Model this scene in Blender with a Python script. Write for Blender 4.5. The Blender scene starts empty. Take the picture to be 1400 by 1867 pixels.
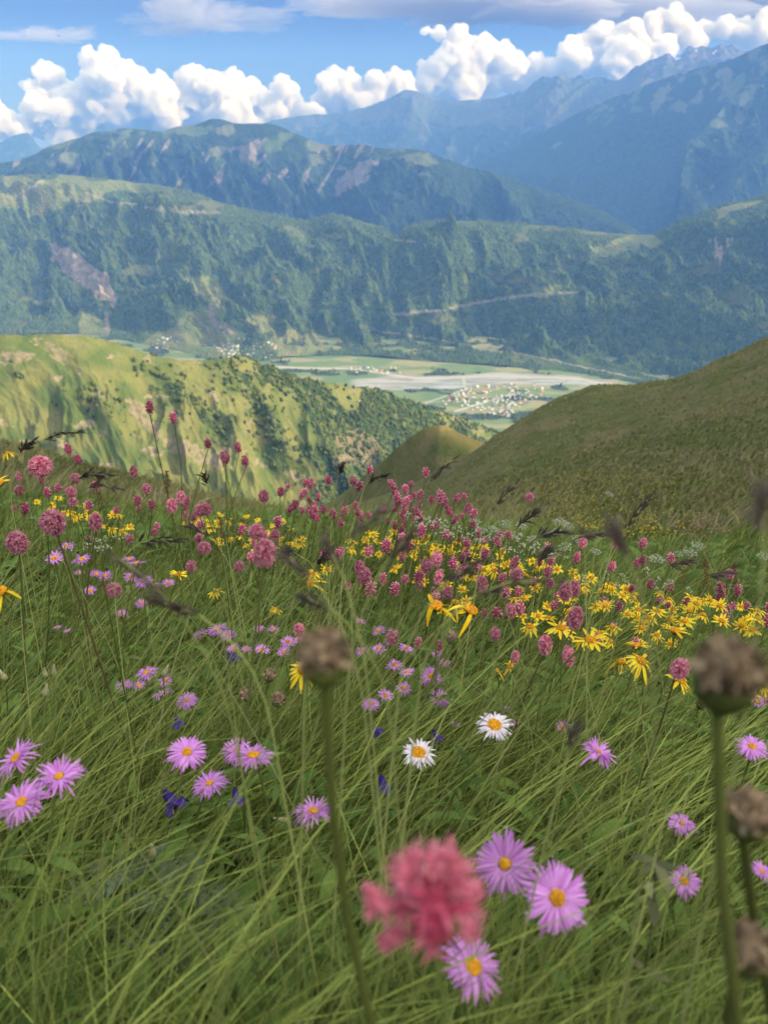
import bpy, math, random
import numpy as np
from mathutils import Vector, Matrix
R = math.radians
rng = np.random.RandomState(11)
random.seed(5)
scn = bpy.context.scene
col = scn.collection

# ------------------------------------------------------------------ camera
F = 1400.0                                   # focal length in photo pixels (photo 1400 x 1867)
PITCH = R(26.6)
CP, SP = math.cos(PITCH), math.sin(PITCH)
cam_data = bpy.data.cameras.new('camera')
cam = bpy.data.objects.new('camera', cam_data)
col.objects.link(cam)
cam.location = (0, 0, 0)
cam.rotation_euler = (R(90) - PITCH, 0, 0)
cam_data.sensor_fit = 'VERTICAL'
cam_data.sensor_height = 9.8
cam_data.lens = 9.8 * F / 1867.0
cam_data.clip_start = 0.02
cam_data.clip_end = 120000
cam_data.dof.use_dof = True
cam_data.dof.focus_distance = 1.35
cam_data.dof.aperture_fstop = cam_data.lens / 3.4
scn.camera = cam

# ------------------------------------------------------------------ sky, sun, exposure
SUN_EL, SUN_AZ = R(20.8), R(108.0)           # azimuth clockwise from +Y (the view direction)
world = bpy.data.worlds.new('World')
scn.world = world
world.use_nodes = True
wn = world.node_tree
sky = wn.nodes.new('ShaderNodeTexSky')
sky.sky_type = 'NISHITA'
sky.sun_disc = False
sky.sun_elevation = SUN_EL
sky.sun_rotation = SUN_AZ
sky.altitude = 2400
sky.air_density = 1.0
sky.dust_density = 0.6
sky.ozone_density = 2.0
bg = wn.nodes['Background']
bg.inputs['Strength'].default_value = 0.15
# the blue gap low ahead, and broken white cloud added out of view overhead to fill the shade
def wnode(t, **kw):
    n = wn.nodes.new(t)
    for k, v in kw.items(): setattr(n, k, v)
    return n
wgeo = wnode('ShaderNodeTexCoord')
wsep = wnode('ShaderNodeSeparateXYZ'); wn.links.new(wgeo.outputs['Generated'], wsep.inputs[0])
wlow = wnode('ShaderNodeMapRange', interpolation_type='SMOOTHSTEP'); wn.links.new(wsep.outputs['Z'], wlow.inputs['Value'])
wlow.inputs['From Min'].default_value = 0.10; wlow.inputs['From Max'].default_value = 0.45
wtint = wnode('ShaderNodeMix', data_type='RGBA'); wn.links.new(wlow.outputs['Result'], wtint.inputs[0])
wtint.inputs[6].default_value = (0.10, 0.122, 0.22, 1); wtint.inputs[7].default_value = (1.0, 1.0, 1.0, 1)
wmul = wnode('ShaderNodeMix', data_type='RGBA', blend_type='MULTIPLY'); wmul.inputs[0].default_value = 1.0
wn.links.new(sky.outputs['Color'], wmul.inputs[6]); wn.links.new(wtint.outputs[2], wmul.inputs[7])
wnoi = wnode('ShaderNodeTexNoise'); wn.links.new(wgeo.outputs['Generated'], wnoi.inputs['Vector'])
wnoi.inputs['Scale'].default_value = 2.6; wnoi.inputs['Detail'].default_value = 6
wcov = wnode('ShaderNodeMapRange', interpolation_type='SMOOTHSTEP'); wn.links.new(wnoi.outputs['Fac'], wcov.inputs['Value'])
wcov.inputs['From Min'].default_value = 0.45; wcov.inputs['From Max'].default_value = 0.56
wfac = wnode('ShaderNodeMath', operation='MULTIPLY'); wn.links.new(wcov.outputs['Result'], wfac.inputs[0]); wn.links.new(wlow.outputs['Result'], wfac.inputs[1])
wmix = wnode('ShaderNodeMix', data_type='RGBA'); wn.links.new(wfac.outputs[0], wmix.inputs[0])
wn.links.new(wmul.outputs[2], wmix.inputs[6]); # unseen cloud brightened towards the sun, added as soft key on the meadow
wdot = wnode('ShaderNodeVectorMath', operation='DOT_PRODUCT'); wn.links.new(wgeo.outputs['Generated'], wdot.inputs[0])
_g = Vector((math.sin(SUN_AZ - .25) * .64, math.cos(SUN_AZ - .25) * .64, .77)); wdot.inputs[1].default_value = _g
wpow = wnode('ShaderNodeMath', operation='POWER'); wmx = wnode('ShaderNodeMath', operation='MAXIMUM'); wmx.inputs[1].default_value = 0.0
wn.links.new(wdot.outputs['Value'], wmx.inputs[0]); wn.links.new(wmx.outputs[0], wpow.inputs[0]); wpow.inputs[1].default_value = 3.0
wamp = wnode('ShaderNodeMath', operation='MULTIPLY_ADD'); wn.links.new(wpow.outputs[0], wamp.inputs[0]); wamp.inputs[1].default_value = 17.0; wamp.inputs[2].default_value = 4.2
wcol = wnode('ShaderNodeVectorMath', operation='SCALE'); wcol.inputs[0].default_value = (1.0, 0.95, 0.83); wn.links.new(wamp.outputs[0], wcol.inputs['Scale'])
wn.links.new(wcol.outputs[0], wmix.inputs[7])
wn.links.new(wmix.outputs[2], bg.inputs['Color'])
sd = Vector((math.sin(SUN_AZ) * math.cos(SUN_EL), math.cos(SUN_AZ) * math.cos(SUN_EL), math.sin(SUN_EL)))
sun_data = bpy.data.lights.new('sun', 'SUN')
sun = bpy.data.objects.new('sun', sun_data)
col.objects.link(sun)
sun.rotation_euler = (-sd).to_track_quat('-Z', 'Y').to_euler()
sun_data.energy = 2.6
sun_data.angle = R(0.5)
sun_data.color = (1.0, 0.86, 0.66)
scn.view_settings.view_transform = 'Standard'
scn.view_settings.look = 'None'
scn.view_settings.gamma = 1.0
scn.view_settings.exposure = 1.2
scn.cycles.use_denoising = True
scn.cycles.max_bounces = 8
scn.cycles.diffuse_bounces = 3
scn.cycles.glossy_bounces = 2
scn.cycles.transmission_bounces = 3
scn.cycles.volume_bounces = 4
scn.cycles.transparent_max_bounces = 8

# ------------------------------------------------------------------ helpers
def ray(px, py):
    xc = (np.asarray(px, float) - 700.0) / F
    yc = (933.5 - np.asarray(py, float)) / F
    return xc, CP + yc * SP, -SP + yc * CP           # direction (x, y, z)
def at(px, py, Y):                                   # point on the sight line at forward distance Y
    x, y, z = ray(px, py)
    k = np.asarray(Y, float) / y
    return np.stack(np.broadcast_arrays(x * k, y * k, z * k), -1)
def project(P):
    P = np.asarray(P, float)
    d = P[..., 1] * CP - P[..., 2] * SP
    u = P[..., 1] * SP + P[..., 2] * CP
    d = np.where(d < 1e-6, 1e-6, d)
    return 700 + F * P[..., 0] / d, 933.5 - F * u / d

_perm = np.random.RandomState(3).permutation(4096)
_ga = np.random.RandomState(4).rand(4096) * 2 * np.pi
_gx, _gy = np.cos(_ga), np.sin(_ga)
def perlin(x, y, seed=0):
    x = np.asarray(x, float); y = np.asarray(y, float)
    xi = np.floor(x).astype(np.int64); yi = np.floor(y).astype(np.int64)
    xf = x - xi; yf = y - yi
    def g(ix, iy, dx, dy):
        h = _perm[(_perm[(ix + seed * 57) & 4095] + iy) & 4095]
        return _gx[h] * dx + _gy[h] * dy
    u = xf * xf * xf * (xf * (xf * 6 - 15) + 10); v = yf * yf * yf * (yf * (yf * 6 - 15) + 10)
    a = g(xi, yi, xf, yf); b = g(xi + 1, yi, xf - 1, yf)
    c = g(xi, yi + 1, xf, yf - 1); d = g(xi + 1, yi + 1, xf - 1, yf - 1)
    return ((a + (b - a) * u) + ((c + (d - c) * u) - (a + (b - a) * u)) * v) * 1.5
def fbm(x, y, octs=5, seed=0, gain=0.5):
    s = 0; a = 1
    for o in range(octs):
        s = s + a * perlin(x * 2 ** o + 13.7 * o, y * 2 ** o - 7.1 * o, seed + o); a *= gain
    return s
def ridged(x, y, octs=5, seed=0, gain=0.5):
    s = 0; a = 1; w = 1
    for o in range(octs):
        n = 1 - np.abs(perlin(x * 2 ** o + 3.3 * o, y * 2 ** o + 9.2 * o, seed + o)); n = n * n
        s = s + a * n * w; w = np.clip(n * 1.3, 0, 1); a *= gain
    return s
def sstep(a, b, x):
    t = np.clip((x - a) / (b - a), 0, 1); return t * t * (3 - 2 * t)
def interp(pts, x):                                   # smooth (monotone cubic) interpolation of [(x, v)]
    p = np.array(sorted(pts), float); X, V = p[:, 0], p[:, 1]
    h = np.diff(X); d = np.diff(V) / h
    m = np.zeros(len(X)); m[0], m[-1] = d[0], d[-1]
    for i in range(1, len(X) - 1):
        if d[i - 1] * d[i] > 0:
            w1, w2 = 2 * h[i] + h[i - 1], h[i] + 2 * h[i - 1]
            m[i] = (w1 + w2) / (w1 / d[i - 1] + w2 / d[i])
    x = np.clip(np.asarray(x, float), X[0], X[-1])
    i = np.clip(np.searchsorted(X, x) - 1, 0, len(X) - 2)
    t = (x - X[i]) / h[i]
    return ((2*t**3 - 3*t**2 + 1) * V[i] + (t**3 - 2*t**2 + t) * h[i] * m[i]
            + (-2*t**3 + 3*t**2) * V[i+1] + (t**3 - t**2) * h[i] * m[i+1])
def inside(poly, px, py):                             # point in polygon, vectorised
    c = np.zeros(np.shape(px), bool); n = len(poly)
    for i in range(n):
        x1, y1 = poly[i]; x2, y2 = poly[(i + 1) % n]
        if y1 == y2: continue
        t = ((y1 > py) != (y2 > py)) & (px < (x2 - x1) * (py - y1) / (y2 - y1) + x1)
        c ^= t
    return c
def seg_dist(line, px, py):
    d = np.full(np.shape(px), 1e9)
    for (x1, y1), (x2, y2) in zip(line[:-1], line[1:]):
        L = (x2 - x1) ** 2 + (y2 - y1) ** 2
        t = np.clip(((px - x1) * (x2 - x1) + (py - y1) * (y2 - y1)) / L, 0, 1)
        d = np.minimum(d, np.hypot(px - x1 - t * (x2 - x1), py - y1 - t * (y2 - y1)))
    return d

def mesh_np(name, V, faces, smooth=True, mats=(), mat_index=None, attrs=None):
    """V n x 3; faces: int array m x 3 or m x 4 (or a list of both)."""
    me = bpy.data.meshes.new(name)
    V = np.ascontiguousarray(V, np.float32)
    fl = faces if isinstance(faces, list) else [faces]
    fl = [f for f in fl if len(f)]
    loops = np.concatenate([f.ravel() for f in fl]).astype(np.int32)
    tot = np.concatenate([np.full(len(f), f.shape[1], np.int32) for f in fl])
    start = np.concatenate([[0], np.cumsum(tot)[:-1]]).astype(np.int32)
    me.vertices.add(len(V)); me.vertices.foreach_set('co', V.ravel())
    me.loops.add(len(loops)); me.loops.foreach_set('vertex_index', loops)
    me.polygons.add(len(tot)); me.polygons.foreach_set('loop_start', start)
    try: me.polygons.foreach_set('loop_total', tot)
    except Exception: pass
    me.polygons.foreach_set('use_smooth', np.full(len(tot), smooth, bool))
    for m in mats: me.materials.append(m)
    if mat_index is not None: me.polygons.foreach_set('material_index', np.asarray(mat_index, np.int32))
    for k, a in (attrs or {}).items():
        a = np.asarray(a, np.float32)
        if a.ndim == 1:
            at_ = me.attributes.new(k, 'FLOAT', 'POINT'); at_.data.foreach_set('value', a)
        else:
            at_ = me.attributes.new(k, 'FLOAT_VECTOR', 'POINT'); at_.data.foreach_set('vector', np.ascontiguousarray(a).ravel())
    me.update(calc_edges=True); me.validate()
    return me
def link(name, me, parent=None, loc=None):
    o = bpy.data.objects.new(name, me); col.objects.link(o)
    if parent is not None: o.parent = parent
    if loc is not None: o.location = loc
    return o
def tag(o, label=None, cat=None, group=None, kind=None):
    if label: o['label'] = label
    if cat: o['category'] = cat
    if group: o['group'] = group
    if kind: o['kind'] = kind
    return o
def grid_faces(nr, nc):
    i = np.arange(nr - 1)[:, None] * nc + np.arange(nc - 1)[None, :]
    return np.stack([i, i + 1, i + nc + 1, i + nc], -1).reshape(-1, 4)

# ------------------------------------------------------------------ material helpers
def new_mat(name):
    m = bpy.data.materials.new(name); m.use_nodes = True
    nt = m.node_tree
    return m, nt, nt.nodes['Principled BSDF']
class NB:                                             # tiny node builder
    def __init__(s, nt): s.nt = nt
    def node(s, t, **kw):
        n = s.nt.nodes.new(t)
        for k, v in kw.items(): setattr(n, k, v)
        return n
    def put(s, sock, v):
        if isinstance(v, bpy.types.NodeSocket): s.nt.links.new(v, sock)
        elif v is not None: sock.default_value = v
    def attr(s, name): return s.node('ShaderNodeAttribute', attribute_name=name)
    def pos(s): return s.node('ShaderNodeNewGeometry').outputs['Position']
    def noise(s, vec, scale, detail=4, rough=0.55, dist=0.0):
        n = s.node('ShaderNodeTexNoise'); s.put(n.inputs['Vector'], vec)
        n.inputs['Scale'].default_value = scale; n.inputs['Detail'].default_value = detail
        n.inputs['Roughness'].default_value = rough; n.inputs['Distortion'].default_value = dist
        return n.outputs['Fac']
    def voronoi(s, vec, scale, feature='F1'):
        n = s.node('ShaderNodeTexVoronoi', feature=feature); s.put(n.inputs['Vector'], vec)
        n.inputs['Scale'].default_value = scale
        return n
    def scale_vec(s, vec, v):
        n = s.node('ShaderNodeVectorMath', operation='MULTIPLY'); s.put(n.inputs[0], vec); n.inputs[1].default_value = v
        return n.outputs[0]
    def math(s, op, a, b=None, c=None, clamp=False):
        n = s.node('ShaderNodeMath', operation=op, use_clamp=clamp)
        s.put(n.inputs[0], a); s.put(n.inputs[1], b)
        if c is not None: s.put(n.inputs[2], c)
        return n.outputs[0]
    def ramp(s, fac, lo, hi, a=0.0, b=1.0):
        n = s.node('ShaderNodeMapRange', interpolation_type='SMOOTHSTEP'); s.put(n.inputs['Value'], fac)
        n.inputs['From Min'].default_value = lo; n.inputs['From Max'].default_value = hi
        n.inputs['To Min'].default_value = a; n.inputs['To Max'].default_value = b
        return n.outputs['Result']
    def mix(s, fac, a, b):
        n = s.node('ShaderNodeMix', data_type='RGBA'); s.put(n.inputs[0], fac)
        for k, v in ((6, a), (7, b)):
            s.put(n.inputs[k], (*v, 1.0) if isinstance(v, tuple) and len(v) == 3 else v)
        return n.outputs[2]
    def bump(s, h, strength, dist, normal=None):
        n = s.node('ShaderNodeBump'); s.put(n.inputs['Height'], h)
        n.inputs['Strength'].default_value = strength; n.inputs['Distance'].default_value = dist
        if normal is not None: s.put(n.inputs['Normal'], normal)
        return n.outputs['Normal']

def land_mat(name, grass, dry, forest, rock, tree_m, patch_m, bump=1.0):
    """Mountain ground. Vertex attributes say what grows there: forest, rock, field (0..1)."""
    m, nt, b = new_mat(name); q = NB(nt)
    p = q.pos()
    n1 = q.noise(p, 1.0 / patch_m, 6, 0.62)
    n2 = q.noise(p, 4.0 / patch_m, 5, 0.6)
    vt = q.voronoi(p, 1.0 / tree_m)
    vc = q.noise(p, 0.35 / tree_m, 3, 0.6)
    g = q.mix(q.ramp(n1, 0.38, 0.62), grass, dry)
    g = q.mix(q.ramp(n2, 0.45, 0.75, 0, 0.5), g, tuple(c * 0.6 for c in grass))
    fcol = q.mix(q.ramp(vc, 0.35, 0.7), forest, tuple(c * 1.7 for c in forest))
    fcol = q.mix(q.math('MULTIPLY', vt.outputs['Color'], 0.55), fcol, tuple(c * 0.45 for c in forest))
    fa = q.math('ADD', q.attr('forest').outputs['Fac'], q.math('MULTIPLY', q.math('SUBTRACT', n2, 0.5), 0.9))
    fmask = q.ramp(fa, 0.42, 0.58)
    c = q.mix(fmask, g, fcol)
    fld = q.attr('field').outputs['Fac']
    c = q.mix(fld, c, q.mix(q.ramp(n2, 0.35, 0.65), (0.15, 0.20, 0.06), (0.21, 0.21, 0.09)))
    ra = q.math('ADD', q.attr('rock').outputs['Fac'], q.math('MULTIPLY', q.math('SUBTRACT', n2, 0.5), 0.8))
    rmask = q.ramp(ra, 0.42, 0.62)
    rc = q.mix(q.ramp(q.noise(p, 9.0 / patch_m, 5, 0.7), 0.35, 0.65), rock, tuple(x * 0.6 for x in rock))
    c = q.mix(rmask, c, rc)
    c = q.mix(q.attr('track').outputs['Fac'], c, (0.36, 0.32, 0.25))
    nt.links.new(c, b.inputs['Base Color'])
    b.inputs['Roughness'].default_value = 0.95
    b.inputs['Specular IOR Level'].default_value = 0.1
    hgt = q.math('MULTIPLY', q.math('SUBTRACT', 1.0, vt.outputs['Distance']), fmask)
    nrm = q.bump(hgt, 0.9 * bump, tree_m * 0.55)
    nrm = q.bump(n2, 0.8, patch_m * 0.06, nrm)
    nrm = q.bump(q.noise(q.scale_vec(p, (1.6, 0.8, 1.0)), 9.0 / patch_m, 7, 0.7, 0.6), 0.9, patch_m * 0.045, nrm)
    nt.links.new(nrm, b.inputs['Normal'])
    return m
# ------------------------------------------------------------------ far terrain
ZV = -1250.0                                          # valley floor
def ridge_sheet(name, crest, base=None, slope=None, run=None, back=0.7, back_run=1500, nc=600, nr=220,
                px0=-150, px1=1560, prof=1.0, noise=None):
    """A mountain: crest line [(px, py, Y)] seen against what is behind it, a face falling towards the camera to
    base [(px, Y)] on the valley floor (or with slope [(px, tan)] over run), and a far side."""
    px = np.linspace(px0, px1, nc)
    py = interp([(a, b) for a, b, c in crest], px); Yc = interp([(a, c) for a, b, c in crest], px)
    C = at(px, py, Yc)
    hd = C[:, :2] / np.linalg.norm(C[:, :2], axis=1)[:, None]
    nb = max(8, nr // 8)
    if base is not None:
        Yb = interp(base, px); RUN = (Yc - Yb) / hd[:, 1]; drop = C[:, 2] - (ZV - 30)
    else:
        RUN = np.full(nc, run) if np.isscalar(run) else interp(run, px); drop = RUN * interp(slope, px)
    v = np.linspace(0, 1, nr)[:, None]
    vb = np.linspace(1, 0, nb, endpoint=False)[:, None]
    X = np.concatenate([C[:, 0] + hd[:, 0] * vb * back_run, C[:, 0] - hd[:, 0] * v * RUN])
    Y = np.concatenate([C[:, 1] + hd[:, 1] * vb * back_run, C[:, 1] - hd[:, 1] * v * RUN])
    Z = np.concatenate([C[:, 2] - back * back_run * vb, C[:, 2] - drop * v ** prof])
    vv = np.concatenate([np.repeat(-vb, nc, 1), np.repeat(v, nc, 1)])
    if noise is not None: Z = Z + noise(X, Y, vv)
    V = np.stack([X, Y, Z], -1).reshape(-1, 3)
    return V, grid_faces(nr + nb, nc), vv.ravel()

def spurs(scale, amp, shear=0.0, seed=0, aniso=0.45, crest_keep=0.12, base_keep=0.9):
    def f(X, Y, v):
        x = (X + shear * Y) / scale; y = Y / scale * aniso
        wx = 0.35 * fbm(X / scale * 0.8, Y / scale * 0.8, 3, seed + 20)
        n = ridged(x + wx, y + 0.3 * wx, 7, seed, 0.52) - 0.9
        n = n - 0.35 + 0.10 * fbm(X / scale * 5, Y / scale * 5, 4, seed + 31)
        av = np.abs(v)
        env = crest_keep + (1 - crest_keep) * sstep(0, 0.3, v)
        env = env * (1 - (1 - base_keep) * sstep(0.75, 1.0, v))
        return amp * n * env
    return f
def blobs(px, py, scale, seed, lo, hi): return sstep(lo, hi, fbm(px / scale, py / scale, 4, seed))

# --- valley floor: one sheet to the horizon, fine where the photograph sees it
def river_mask(px, py):
    top = interp([(600, 668), (640, 690), (700, 684), (800, 682), (900, 678), (1000, 680), (1100, 690), (1170, 706)], px)
    bot = interp([(600, 670), (640, 712), (700, 714), (800, 712), (900, 704), (1000, 704), (1080, 706), (1170, 716)], px)
    k = sstep(0, 5, py - top) * sstep(0, 5, bot - py) * sstep(632, 660, px)
    return k
gx = np.concatenate([np.linspace(-14000, -2600, 20, endpoint=False), np.linspace(-2600, 2600, 420), np.linspace(2900, 14000, 20)])
gy = np.concatenate([np.linspace(-9000, 3000, 14, endpoint=False), np.linspace(3000, 6600, 400), np.linspace(7000, 22500, 20)])
GX, GY = np.meshgrid(gx, gy)
FX, FY = project(np.stack([GX, GY, np.full_like(GX, ZV)], -1))
riv = river_mask(FX + 8 * perlin(GX / 120, GY / 120, 2), FY + 3 * perlin(GX / 160, GY / 160, 5))
road = np.zeros_like(GX)
for ln, w in (([(480, 668), (560, 671), (640, 672), (760, 690), (900, 686), (1050, 690), (1170, 712)], 1.6),
              ([(846, 688), (846, 704)], 2.2), ([(830, 750), (900, 728), (945, 716)], 2.0), ([(760, 740), (860, 706)], 1.2),
              ([(480, 668), (440, 650)], 1.5)):
    road = np.maximum(road, 1 - sstep(w * 0.5, w * 1.2, seg_dist(ln, FX, FY)))
wood = sstep(0.05, 0.35, fbm(GX / 190, GY / 150, 5, 9) - 0.10 + 0.25 * sstep(655, 640, FY) * (FX > 500))
wood = wood * (1 - riv) * (1 - 0.85 * ((FX > 560) & (FX < 900) & (FY > 645) & (FY < 672)))
dry = np.maximum(sstep(0.0, 0.4, fbm(GX / 300 + 4, GY / 90, 4, 14)), ((FX > 820) & (FX < 960) & (FY < 664)) * 0.8)
vf = mesh_np('valley_floor', np.stack([GX, GY, np.full_like(GX, ZV)], -1).reshape(-1, 3), grid_faces(len(gy), len(gx)),
             attrs={'river': riv.ravel(), 'road': road.ravel(), 'wood': wood.ravel(), 'dry': dry.ravel()})
m, nt, b = new_mat('valley_fields'); q = NB(nt); p = q.pos()
fields = q.voronoi(q.scale_vec(p, (1 / 150, 1 / 260, 0)), 1.0)
c = q.mix(fields.outputs['Color'], (0.085, 0.15, 0.035), (0.14, 0.20, 0.06))
c = q.mix(q.attr('dry').outputs['Fac'], c, (0.24, 0.23, 0.10))
wv = q.voronoi(p, 1 / 11.0)
wf = q.ramp(q.math('ADD', q.attr('wood').outputs['Fac'], q.math('MULTIPLY', q.math('SUBTRACT', q.noise(p, 1 / 35.0, 4), 0.5), 1.2)), 0.42, 0.6)
c = q.mix(wf, c, q.mix(wv.outputs['Distance'], (0.05, 0.085, 0.03), (0.02, 0.035, 0.014)))
gr = q.mix(q.ramp(q.noise(q.scale_vec(p, (1 / 420, 1 / 60, 0)), 1.0, 6, 0.7, 1.2), 0.42, 0.6), (0.33, 0.325, 0.30), (0.17, 0.18, 0.145))
gr = q.mix(q.ramp(q.noise(q.scale_vec(p, (1 / 600, 1 / 70, 0)), 1.0, 4, 0.6, 2.0), 0.56, 0.62), gr, (0.30, 0.36, 0.38))
c = q.mix(q.attr('river').outputs['Fac'], c, gr)
c = q.mix(q.attr('road').outputs['Fac'], c, (0.40, 0.37, 0.32))
nt.links.new(c, b.inputs['Base Color']); b.inputs['Roughness'].default_value = 0.95
nt.links.new(q.bump(q.math('MULTIPLY', q.math('SUBTRACT', 1.0, wv.outputs['Distance']), wf), 1.0, 6.0), b.inputs['Normal'])
vf.materials.append(m)
tag(link('valley_floor', vf), 'wide green valley floor with pale gravel river bed and villages', 'ground', kind='structure')

# --- wooded slope across the valley
crest = [(-150, 322, 7000), (0, 320, 7000), (100, 317, 6950), (180, 322, 6900), (250, 331, 6900), (330, 345, 6800), (440, 380, 6600), (500, 392, 6500),
         (560, 402, 6450), (610, 392, 6400), (650, 402, 6300), (690, 412, 6200), (720, 428, 6100), (750, 410, 6100), (820, 402, 6150), (900, 405, 6150),
         (1000, 408, 6100), (1050, 416, 6000), (1120, 424, 5950), (1180, 428, 5900), (1240, 402, 5850), (1300, 378, 5800), (1400, 352, 5700), (1560, 330, 5600)]
base = [(-150, 5150), (100, 5180), (200, 4960), (280, 4760), (360, 4560), (440, 4500), (520, 4600), (620, 4640), (720, 4560), (900, 4420), (1050, 4300), (1170, 4120), (1400, 3700), (1560, 3500)]
sp1a, sp1b, sp1c = spurs(800, 200, 0.75, 2, 0.6, 0.05, 0.05), spurs(290, 62, 0.5, 19, 0.7, 0.06, 0.05), spurs(1900, 210, 0.9, 24, 0.7, 0.05, 0.02)
sp1 = lambda X, Y, v: sp1a(X, Y, v) + sp1b(X, Y, v) + sp1c(X, Y, v) + 40 * sstep(.75, .95, v)
V, Fc, vv = ridge_sheet('wooded_slope', crest, base=base, nc=760, nr=360, back=0.25, back_run=1400, prof=1.12, noise=sp1)
FX, FY = project(V)
wx = FX + 16 * fbm(FX / 60, FY / 60, 3, 6); wy = FY + 12 * fbm(FX / 60 + 9, FY / 60, 3, 7)
forest = 0.95 - 0.75 * sstep(0.35, 0.7, fbm(FX / 90, FY / 40, 4, 3) + 0.55 * sstep(400, 320, FY) * sstep(520, 250, FX)) 
forest = forest - 0.4 * blobs(FX, FY, 40, 8, 0.35, 0.6) * sstep(600, 350, FX)
field = np.zeros(len(V)); rock = np.zeros(len(V))
for poly in ([(355, 556), (400, 548), (430, 600), (455, 655), (225, 655), (300, 606), (335, 575)], [(440, 572), (500, 570), (508, 605), (470, 610)],
             [(335, 505), (390, 510), (415, 545), (400, 560), (360, 540)], [(500, 600), (600, 612), (640, 640), (500, 660)],
             [(230, 490), (275, 480), (265, 505), (235, 508)], [(45, 365), (90, 375), (95, 395), (55, 392)], [(970, 518), (1010, 517), (1012, 536), (975, 538)],
             [(1300, 375), (1380, 362), (1400, 372), (1310, 392)], [(0, 322), (230, 325), (250, 350), (90, 380), (0, 380)], [(160, 575), (200, 590), (190, 640), (150, 640)],
             [(1040, 410), (1060, 412), (1050, 420)], [(1060, 450), (1110, 440), (1190, 425), (1200, 440), (1090, 470)], [(1000, 488), (1040, 486), (1042, 492), (1000, 494)]):
    field = np.maximum(field, inside(poly, wx, wy) * (0.9 if len(poly) < 6 else 0.75))
rock = np.maximum(rock, inside([(78, 440), (95, 436), (150, 470), (185, 500), (205, 540), (200, 560), (170, 530), (120, 498), (95, 470)], wx, wy) * 0.9)
rock = np.maximum(rock, inside([(378, 555), (392, 562), (394, 580), (425, 605), (420, 612), (385, 585)], wx * 0.3 + FX * 0.7, FY) * 0.8)
rock = np.maximum(rock, inside([(192, 565), (200, 570), (200, 605), (190, 610)], FX, FY) * 0.8)
rock = np.maximum(rock, 0.75 * inside([(1285, 425), (1330, 432), (1325, 470), (1305, 495), (1300, 460)], wx, wy) * (perlin(FX / 7, FY / 30, 2) > -0.1))
track = np.zeros(len(V)); cut = np.zeros(len(V))
for ln, w in (([(720, 573), (800, 566), (880, 550), (960, 538), (1050, 533)], 2.4), ([(640, 592), (700, 606), (780, 616), (860, 630), (950, 645), (1060, 668), (1165, 690)], 1.1),
              ([(265, 378), (330, 386), (400, 388)], 2.5), ([(20, 365), (60, 340), (80, 328)], 1.6), ([(160, 352), (200, 368), (250, 372)], 1.8), ([(720, 438), (757, 440)], 2.0)):
    dd = seg_dist(ln, FX + 3 * perlin(FX / 18, FY / 18, 5), FY + 2 * perlin(FX / 15, FY / 15, 6))
    track = np.maximum(track, (1 - sstep(w * 0.5, w * 1.4, dd)) * (0.75 + 0.4 * perlin(FX / 25, FY / 25, 4))); cut = np.maximum(cut, 1 - sstep(w, w * 2 + 3, dd))
wood_m = land_mat('wooded_mountain', (0.075, 0.115, 0.035), (0.14, 0.15, 0.06), (0.065, 0.105, 0.038), (0.33, 0.28, 0.215), 17.0, 420.0, 1.0)
me = mesh_np('wooded_slope', V, Fc, mats=[wood_m], attrs={'forest': np.clip(forest, 0, 1), 'field': field, 'rock': rock, 'track': np.clip(track, 0, 1)})
tag(link('wooded_mountain_slope', me), 'forested mountainside with landslide scar across the valley', 'mountain', kind='structure')
SLOPE_V, SLOPE_F, SLOPE_FOREST = V, Fc, forest * (1 - field) * (1 - np.clip(rock * 2, 0, 1)) * (1 - cut)

# --- middle ridge with bare gullies
crest = [(-150, 310, 9600), (-20, 300, 9600), (60, 282, 9700), (95, 265, 9800), (140, 250, 9900), (180, 240, 10000), (240, 234, 10100), (290, 238, 10150), (330, 228, 10200), (365, 222, 10200), (388, 215, 10200),
         (430, 224, 10150), (490, 224, 10100), (540, 240, 10000), (600, 262, 9900), (655, 260, 9700), (690, 270, 9600), (750, 268, 9500), (800, 282, 9400), (860, 305, 9300),
         (920, 318, 9200), (1000, 345, 9000), (1060, 368, 8800), (1110, 390, 8600), (1150, 412, 8400), (1250, 480, 8200), (1560, 620, 8000)]
V, Fc, vv = ridge_sheet('middle_ridge', crest, slope=[(-150, 0.55), (400, 0.62), (1560, 0.55)], run=2600, nc=700, nr=240, back=0.4, back_run=1500,
                        noise=lambda X, Y, v: spurs(1000, 430, 0.75, 12, 0.42, 0.05)(X, Y, v) + spurs(330, 90, 0.5, 17, 0.5, 0.05)(X, Y, v))
FX, FY = project(V)
forest = 0.55 + 0.5 * sstep(270, 360, FY) + 0.5 * fbm(FX / 80, FY / 50, 4, 33)
rock = 0.7 * sstep(0.25, 0.7, fbm((FX + FY * 0.6) / 20, FY / 60, 5, 21)) * sstep(230, 265, FY) * sstep(395, 340, FY) * (FX < 760)
rock = np.maximum(rock, 0.9 * inside([(610, 330), (660, 295), (690, 290), (680, 310), (640, 345), (612, 360)], FX + 10 * perlin(FX / 12, FY / 12, 3), FY))
rock = np.maximum(rock, 0.9 * inside([(430, 270), (480, 250), (470, 285), (450, 305)], FX + 10 * perlin(FX / 12, FY / 12, 4), FY))
rid_m = land_mat('ridge_mountain', (0.085, 0.125, 0.045), (0.14, 0.15, 0.075), (0.030, 0.055, 0.022), (0.22, 0.195, 0.16), 22.0, 600.0, 0.8)
me = mesh_np('middle_ridge', V, Fc, mats=[rid_m], attrs={'forest': np.clip(forest, 0, 1), 'field': np.zeros(len(V)), 'rock': rock})
tag(link('gullied_mountain_ridge', me), 'hazy green ridge with bare eroded gullies', 'mountain', kind='structure')

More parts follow.
